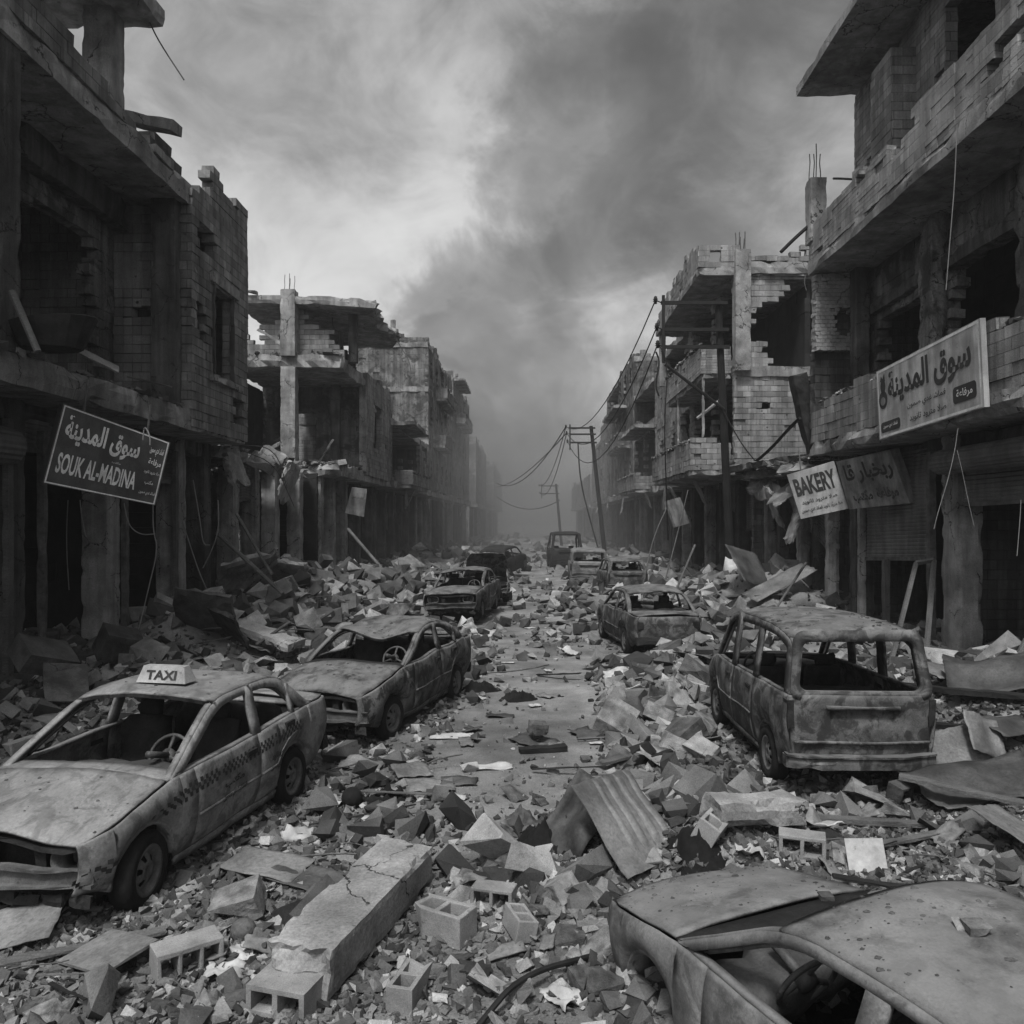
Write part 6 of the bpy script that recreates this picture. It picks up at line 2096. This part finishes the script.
# zone: pixel window, count, size range in pixels, where
ZONES = [((195, 430, 565, 690), 74, (13, 34), 'on the heap behind the taxi', 'chunks on the left heap'),
         ((370, 480, 590, 650), 18, (9, 20), 'on the rubble beside the boxy sedan', 'chunks by the boxy sedan'),
         ((608, 722, 645, 765), 50, (14, 36), 'on the heap left of the van', 'chunks on the heap beside the van'),
         ((690, 790, 575, 622), 16, (12, 26), 'on the heap by the tall pole', 'chunks by the tall pole'),
         ((500, 720, 795, 900), 40, (13, 30), 'on the central heap', 'chunks on the central heap'),
         ((420, 600, 890, 1010), 26, (16, 38), 'between the long beam and the near car', 'chunks before the near car'),
         ((770, 1024, 745, 880), 32, (14, 36), 'in the rubble behind the near car', 'chunks behind the near car'),
         ((0, 250, 905, 1024), 22, (16, 42), 'in the near left rubble', 'chunks in the near left corner'),
         ((430, 660, 568, 640), 14, (7, 16), 'far down the street', 'chunks far down the street')]


def shy(x, y, pad=0.0):
    return any((x - a) ** 2 + (y - b) ** 2 < (r + pad) ** 2 for a, b, r in AVOID)


def in_car(x, y):
    return any(abs(x - cx) < a and abs(y - cy) < b for cx, cy, a, b in CAR_BOXES)


for (x0, x1, y0_, y1_), n, (s0, s1), where, grp in ZONES:
    k = 0
    while k < n:
        px, py = RND.uniform(x0, x1), RND.uniform(y0_, y1_)
        p = at(px, py)
        if in_car(p.x, p.y) or shy(p.x, p.y, .06):
            k += .1
            continue
        k += 1
        s = (s0 + (s1 - s0) * RND.random() ** 1.8)
        kind, mt, me = RND.choice(CHUNK_MESH)
        if 'left heap' in grp and mt != 'concrete_pale' and RND.random() < .45:
            mt, me = 'concrete_pale', next(m for kk, t, m in CHUNK_MESH if kk == kind and t == 'concrete_pale')
        if mt == 'chunk_dark' and RND.random() < .4:
            mt, me = 'chunk', next(m for kk, t, m in CHUNK_MESH if kk == kind and t == 'chunk')
        w = s * p.y / F
        o = bpy.data.objects.new('concrete_chunk', me)
        COL.objects.link(o)
        o.scale = (w * RND.uniform(.9, 1.5), w * RND.uniform(.8, 1.1), w * RND.uniform(.7, 1.0))
        o.rotation_euler = (RND.uniform(-.6, .6), RND.uniform(-.6, .6), RND.uniform(0, 6.3))
        o.location = (p.x, p.y, p.z + w * RND.uniform(.1, .28))
        big = 'small' if s < s0 + (s1 - s0) * .2 else 'large' if s > s0 + (s1 - s0) * .55 else 'mid-sized'
        tx = (px - x0) / (x1 - x0)
        ty = (py - y0_) / (y1_ - y0_)
        part = ('near ' if ty > .6 else 'far ' if ty < .3 else '') + ('left' if tx < .33 else 'right' if tx > .66 else 'middle') + ' part'
        tag(o, f"{big} {TONE[mt]} {kind} concrete chunk {where}, {part}", 'concrete chunk', grp)

# laths, rods and splinters strewn about
LATH = [((770, 1020, 760, 890), 12, 'in the rubble right of the van'), ((0, 240, 900, 1020), 8, 'in the near left rubble'), ((200, 420, 600, 690), 9, 'on the heap behind the taxi'),
        ((560, 720, 720, 800), 6, 'on the heap left of the van'), ((300, 480, 760, 870), 6, 'between the taxi and the street'), ((690, 800, 580, 620), 5, 'on the heap by the tall pole'),
        ((430, 640, 600, 680), 6, 'across the street')]
for (x0, x1, y0_, y1_), n, where in LATH:
    for k in range(n):
        px, py = RND.uniform(x0, x1), RND.uniform(y0_, y1_)
        p = at(px, py)
        if in_car(p.x, p.y):
            continue
        L = RND.uniform(30, 110) * p.y / F
        a = RND.uniform(-.7, .7)
        d = Vector((math.cos(a), math.sin(a), RND.uniform(-.05, .25)))
        wood = RND.random() < .6
        mb = MB()
        w = RND.uniform(2.0, 5.5) * p.y / F
        m = Matrix.Rotation(a, 3, 'Z') @ Matrix.Rotation(-RND.uniform(-.05, .2), 3, 'Y')
        if wood:
            rbox(mb, (p.x, p.y, p.z + .05 + .04), (L, w * 1.8, w * .6), rot=m, seg=.15, jit=.01, chip=.02, seed=k + px)
        else:
            mb.tube([Vector((p.x, p.y, p.z + .06)) + m @ Vector((L * (t - .5), .10 * L * math.sin(t * 5 + k), 0)) for t in frange(0, 1, 9)], w * .22, 5)
        mt = RND.choice(('wood', 'wood_dark')) if wood else 'rusty_steel'
        tl = 'long' if L / p.y * F > 75 else 'short'
        side = 'left' if px < x0 + (x1 - x0) * .4 else 'right' if px > x0 + (x1 - x0) * .6 else 'middle'
        o = mb.build('lath' if wood else 'bent_rod', mt)
        tag(o, f"{tl} {'charred' if mt == 'wood_dark' else 'grey' if wood else 'rusty bent'} {'lath' if wood else 'rod'} {where}, toward its {side}", 'lath' if wood else 'rod', 'splintered laths and rods in the rubble')

# flat shards of board and sheet
SHARD = [((770, 1020, 700, 880), 20, 'right of the van'), ((0, 200, 700, 760), 5, 'behind the taxi hood'), ((0, 330, 880, 1020), 14, 'in the near left rubble'), ((180, 440, 590, 700), 14, 'on the heap behind the taxi'),
         ((600, 720, 640, 790), 12, 'left of the van'), ((430, 600, 620, 800), 12, 'on the open street'), ((440, 600, 900, 1010), 6, 'before the near car'), ((440, 660, 580, 625), 8, 'far down the street')]
for (x0, x1, y0_, y1_), n, where in SHARD:
    for k in range(n):
        px, py = RND.uniform(x0, x1), RND.uniform(y0_, y1_)
        p = at(px, py)
        if in_car(p.x, p.y):
            continue
        w = RND.uniform(16, 50) * p.y / F
        mt = RND.choice(('sheet_metal', 'sheet_dark', 'cardboard', 'concrete', 'paper' if RND.random() < .35 else 'cardboard'))
        tl = {'sheet_metal': 'bent metal', 'sheet_dark': 'dark', 'cardboard': 'grey cardboard', 'concrete': 'plaster', 'paper': 'white'}[mt]
        fl = 'open street' in where or 'far' in where
        st = 0.05 if fl else .45
        tilt = 'flat' if st < .1 else 'tilted'
        szn = 'small' if w * F / p.y < 28 else 'wide'
        side = 'left' if px < x0 + (x1 - x0) * .4 else 'right' if px > x0 + (x1 - x0) * .6 else 'middle'
        sheet('shard', px, py, w, w * RND.uniform(.4, .8), (RND.uniform(0, 3), RND.uniform(-st, st), RND.uniform(-st, st)), mt, f"{szn} {tilt} {tl} shard {where}, toward its {side}", 'shard',
              bend=.15, seed=RND.uniform(0, 99), rag=.3, n=7, thick=.012, lift=.015, group='flat shards in the rubble')


# ------------------------------------------------------------------ small rubble: one mass
def rubble(n, seed):
    rng = np.random.default_rng(seed)
    verts, tris = [], []
    lib = []
    for vs, fs in ROCK:
        t = [(f[0], f[i], f[i + 1]) for f in fs for i in range(1, len(f) - 1)]
        lib.append((np.array(vs), np.array(t)))
    nv = 0
    done = 0
    while done < n:
        px, py = rng.uniform(-120, 1144), 536 + (1100 - 536) * rng.random() ** .85
        Y = HC * F / (py - VY)
        x, y = (px - VX) / F * Y, Y
        x += rng.normal(0, .05)
        if abs(x) > 11 or y > 150:
            continue
        pc = 0.1 - .25 * math.sin(y * .25)
        d = abs(x - pc) / (0.95 if y > 8 else .5)
        dens = 0.16 + 0.84 * sstep(.7, 1.7, d)
        if y > 17:
            dens = max(dens, .55)
        if y < 7.6:
            dens = max(dens, .6)
        dens *= .45 + .55 * sstep(-.25, .2, noise.noise(Vector((x * .9, y * .9, 5))))
        hp = sum(h * math.exp(-((x - hx) ** 2 + (y - hy) ** 2) / (r * r)) for hx, hy, r, h in HEAPS)
        if hp > .25:
            dens = 1.0
        if rng.random() > dens:
            continue
        s = min(max(.34, Y * .009), max(.012, math.exp(rng.normal(1.4, .68)) * Y / F * 1.15))
        s *= 1 + .7 * min(1.0, hp * 1.2)
        if d < 1.0 and 8 < y < 17:
            s *= .6
        if s > .08 and shy(x, y, s * .3):
            s = .07
        if in_car(x, y) and s > .12:
            s = .08
        v, t = lib[rng.integers(len(lib))]
        a, b, c = rng.uniform(0, 6.28), rng.normal(0, .55), rng.normal(0, .55)
        M = np.array(Rot(a, b, c))
        sc = np.array([s * rng.uniform(.8, 1.5), s * rng.uniform(.7, 1.1), s * rng.uniform(.6, 1.05)])
        verts.append((v * sc) @ M.T + np.array([x, y, ground_z(x, y) + s * rng.uniform(.05, .42)]))
        tris.append(t + nv)
        nv += len(v)
        done += 1
    V = np.concatenate(verts)
    T = np.concatenate(tris)
    me = bpy.data.meshes.new('rubble')
    me.vertices.add(len(V))
    me.vertices.foreach_set('co', V.astype(np.float32).ravel())
    me.loops.add(T.size)
    me.loops.foreach_set('vertex_index', T.astype(np.int32).ravel())
    me.polygons.add(len(T))
    me.polygons.foreach_set('loop_start', np.arange(0, T.size, 3, dtype=np.int32))
    me.polygons.foreach_set('loop_total', np.full(len(T), 3, dtype=np.int32))
    me.polygons.foreach_set('use_smooth', np.zeros(len(T), dtype=bool))
    me.update(calc_edges=True)
    me.validate()
    me.materials.append(MATS['stone'])
    o = bpy.data.objects.new('rubble', me)
    COL.objects.link(o)
    o['kind'] = 'stuff'
    o['label'] = 'small broken stones and grit covering the street'
    return o


rubble(46000, 5)

# ------------------------------------------------------------------ the smoky air of the street
hz = MB()
hz.box((0, 203, 9.1), (420, 446, 20.8))
ho = hz.build('haze', 'wire')
hm = bpy.data.materials.new('haze')
hm.use_nodes = True
ht = NT(hm.node_tree)
pv = ht.n('ShaderNodeVolumePrincipled', ins={'Color': grey(.25), 'Density': 0.0024, 'Anisotropy': 0.0})
ht.n('ShaderNodeOutputMaterial', ins={'Volume': pv.outputs[0]})
ho.data.materials.clear()
ho.data.materials.append(hm)
ho['kind'] = 'stuff'
ho['label'] = 'thin grey smoke haze filling the street'

# bank of smoke lying over the far half of the street
def smoke_shell(rx, ry, rz_, cy, dens):
    sm = MB()
    sm.grid(lambda a, b: (-4 + rx * math.cos(a) * math.cos(b), cy + ry * math.sin(a) * math.cos(b), 1 + rz_ * math.sin(b)), frange(0, 2 * math.pi, 33), frange(-math.pi / 2, math.pi / 2, 21))
    so = sm.build('smoke_bank', 'wire', smooth=True)
    bm = bmesh.new()
    bm.from_mesh(so.data)
    bmesh.ops.remove_doubles(bm, verts=bm.verts, dist=.01)
    bmesh.ops.recalc_face_normals(bm, faces=bm.faces)
    bm.to_mesh(so.data)
    bm.free()
    smat = bpy.data.materials.new('smoke')
    smat.use_nodes = True
    st = NT(smat.node_tree)
    pv = st.n('ShaderNodeVolumePrincipled', ins={'Color': grey(.40), 'Density': dens, 'Anisotropy': 0.0})
    st.n('ShaderNodeOutputMaterial', ins={'Volume': pv.outputs[0]})
    so.data.materials.clear()
    so.data.materials.append(smat)
    so['kind'] = 'stuff'
    so['label'] = 'thick grey smoke lying over the far end of the street'


smoke_shell(80, 128, 15, 158, .0062)
smoke_shell(76, 118, 25, 164, .0026)
smoke_shell(72, 108, 40, 172, .0014)


# the plume itself, rising from behind the left row and drifting right
pm = MB()
for px, py, Y, r in ((506, 520, 132, 6), (494, 492, 132, 7.5), (512, 470, 134, 7), (484, 458, 130, 7), (500, 434, 132, 9), (474, 420, 130, 7), (526, 418, 134, 8), (494, 392, 132, 9), (530, 378, 134, 9.5), (500, 366, 134, 7), (556, 372, 134, 6), (540, 350, 135, 5)):
    c = P(px, py, Y)
    i0 = len(pm.v)
    bm = bmesh.new()
    bmesh.ops.create_icosphere(bm, subdivisions=3, radius=1.0)
    for v in bm.verts:
        q = v.co * r * (1 + .35 * noise.noise(v.co * 1.7 + c) + .22 * noise.noise(v.co * 4.0 + c))
        pm.v.append(q + c)
    pm.f += [tuple(i0 + w.index for w in f.verts) for f in bm.faces]
    bm.free()
po = pm.build('smoke_plume', 'wire', smooth=True)
rmod = po.modifiers.new('remesh', 'REMESH')
rmod.mode = 'VOXEL'
rmod.voxel_size = 1.3
rmod.use_smooth_shade = True
smat = bpy.data.materials.new('plume')
smat.use_nodes = True
st = NT(smat.node_tree)
pv = st.n('ShaderNodeVolumePrincipled', ins={'Color': grey(.22), 'Density': 0.024, 'Anisotropy': 0.0})
st.n('ShaderNodeOutputMaterial', ins={'Volume': pv.outputs[0]})
po.data.materials.clear()
po.data.materials.append(smat)
po['kind'] = 'stuff'
po['label'] = 'dark smoke plume rising from the far end of the street'
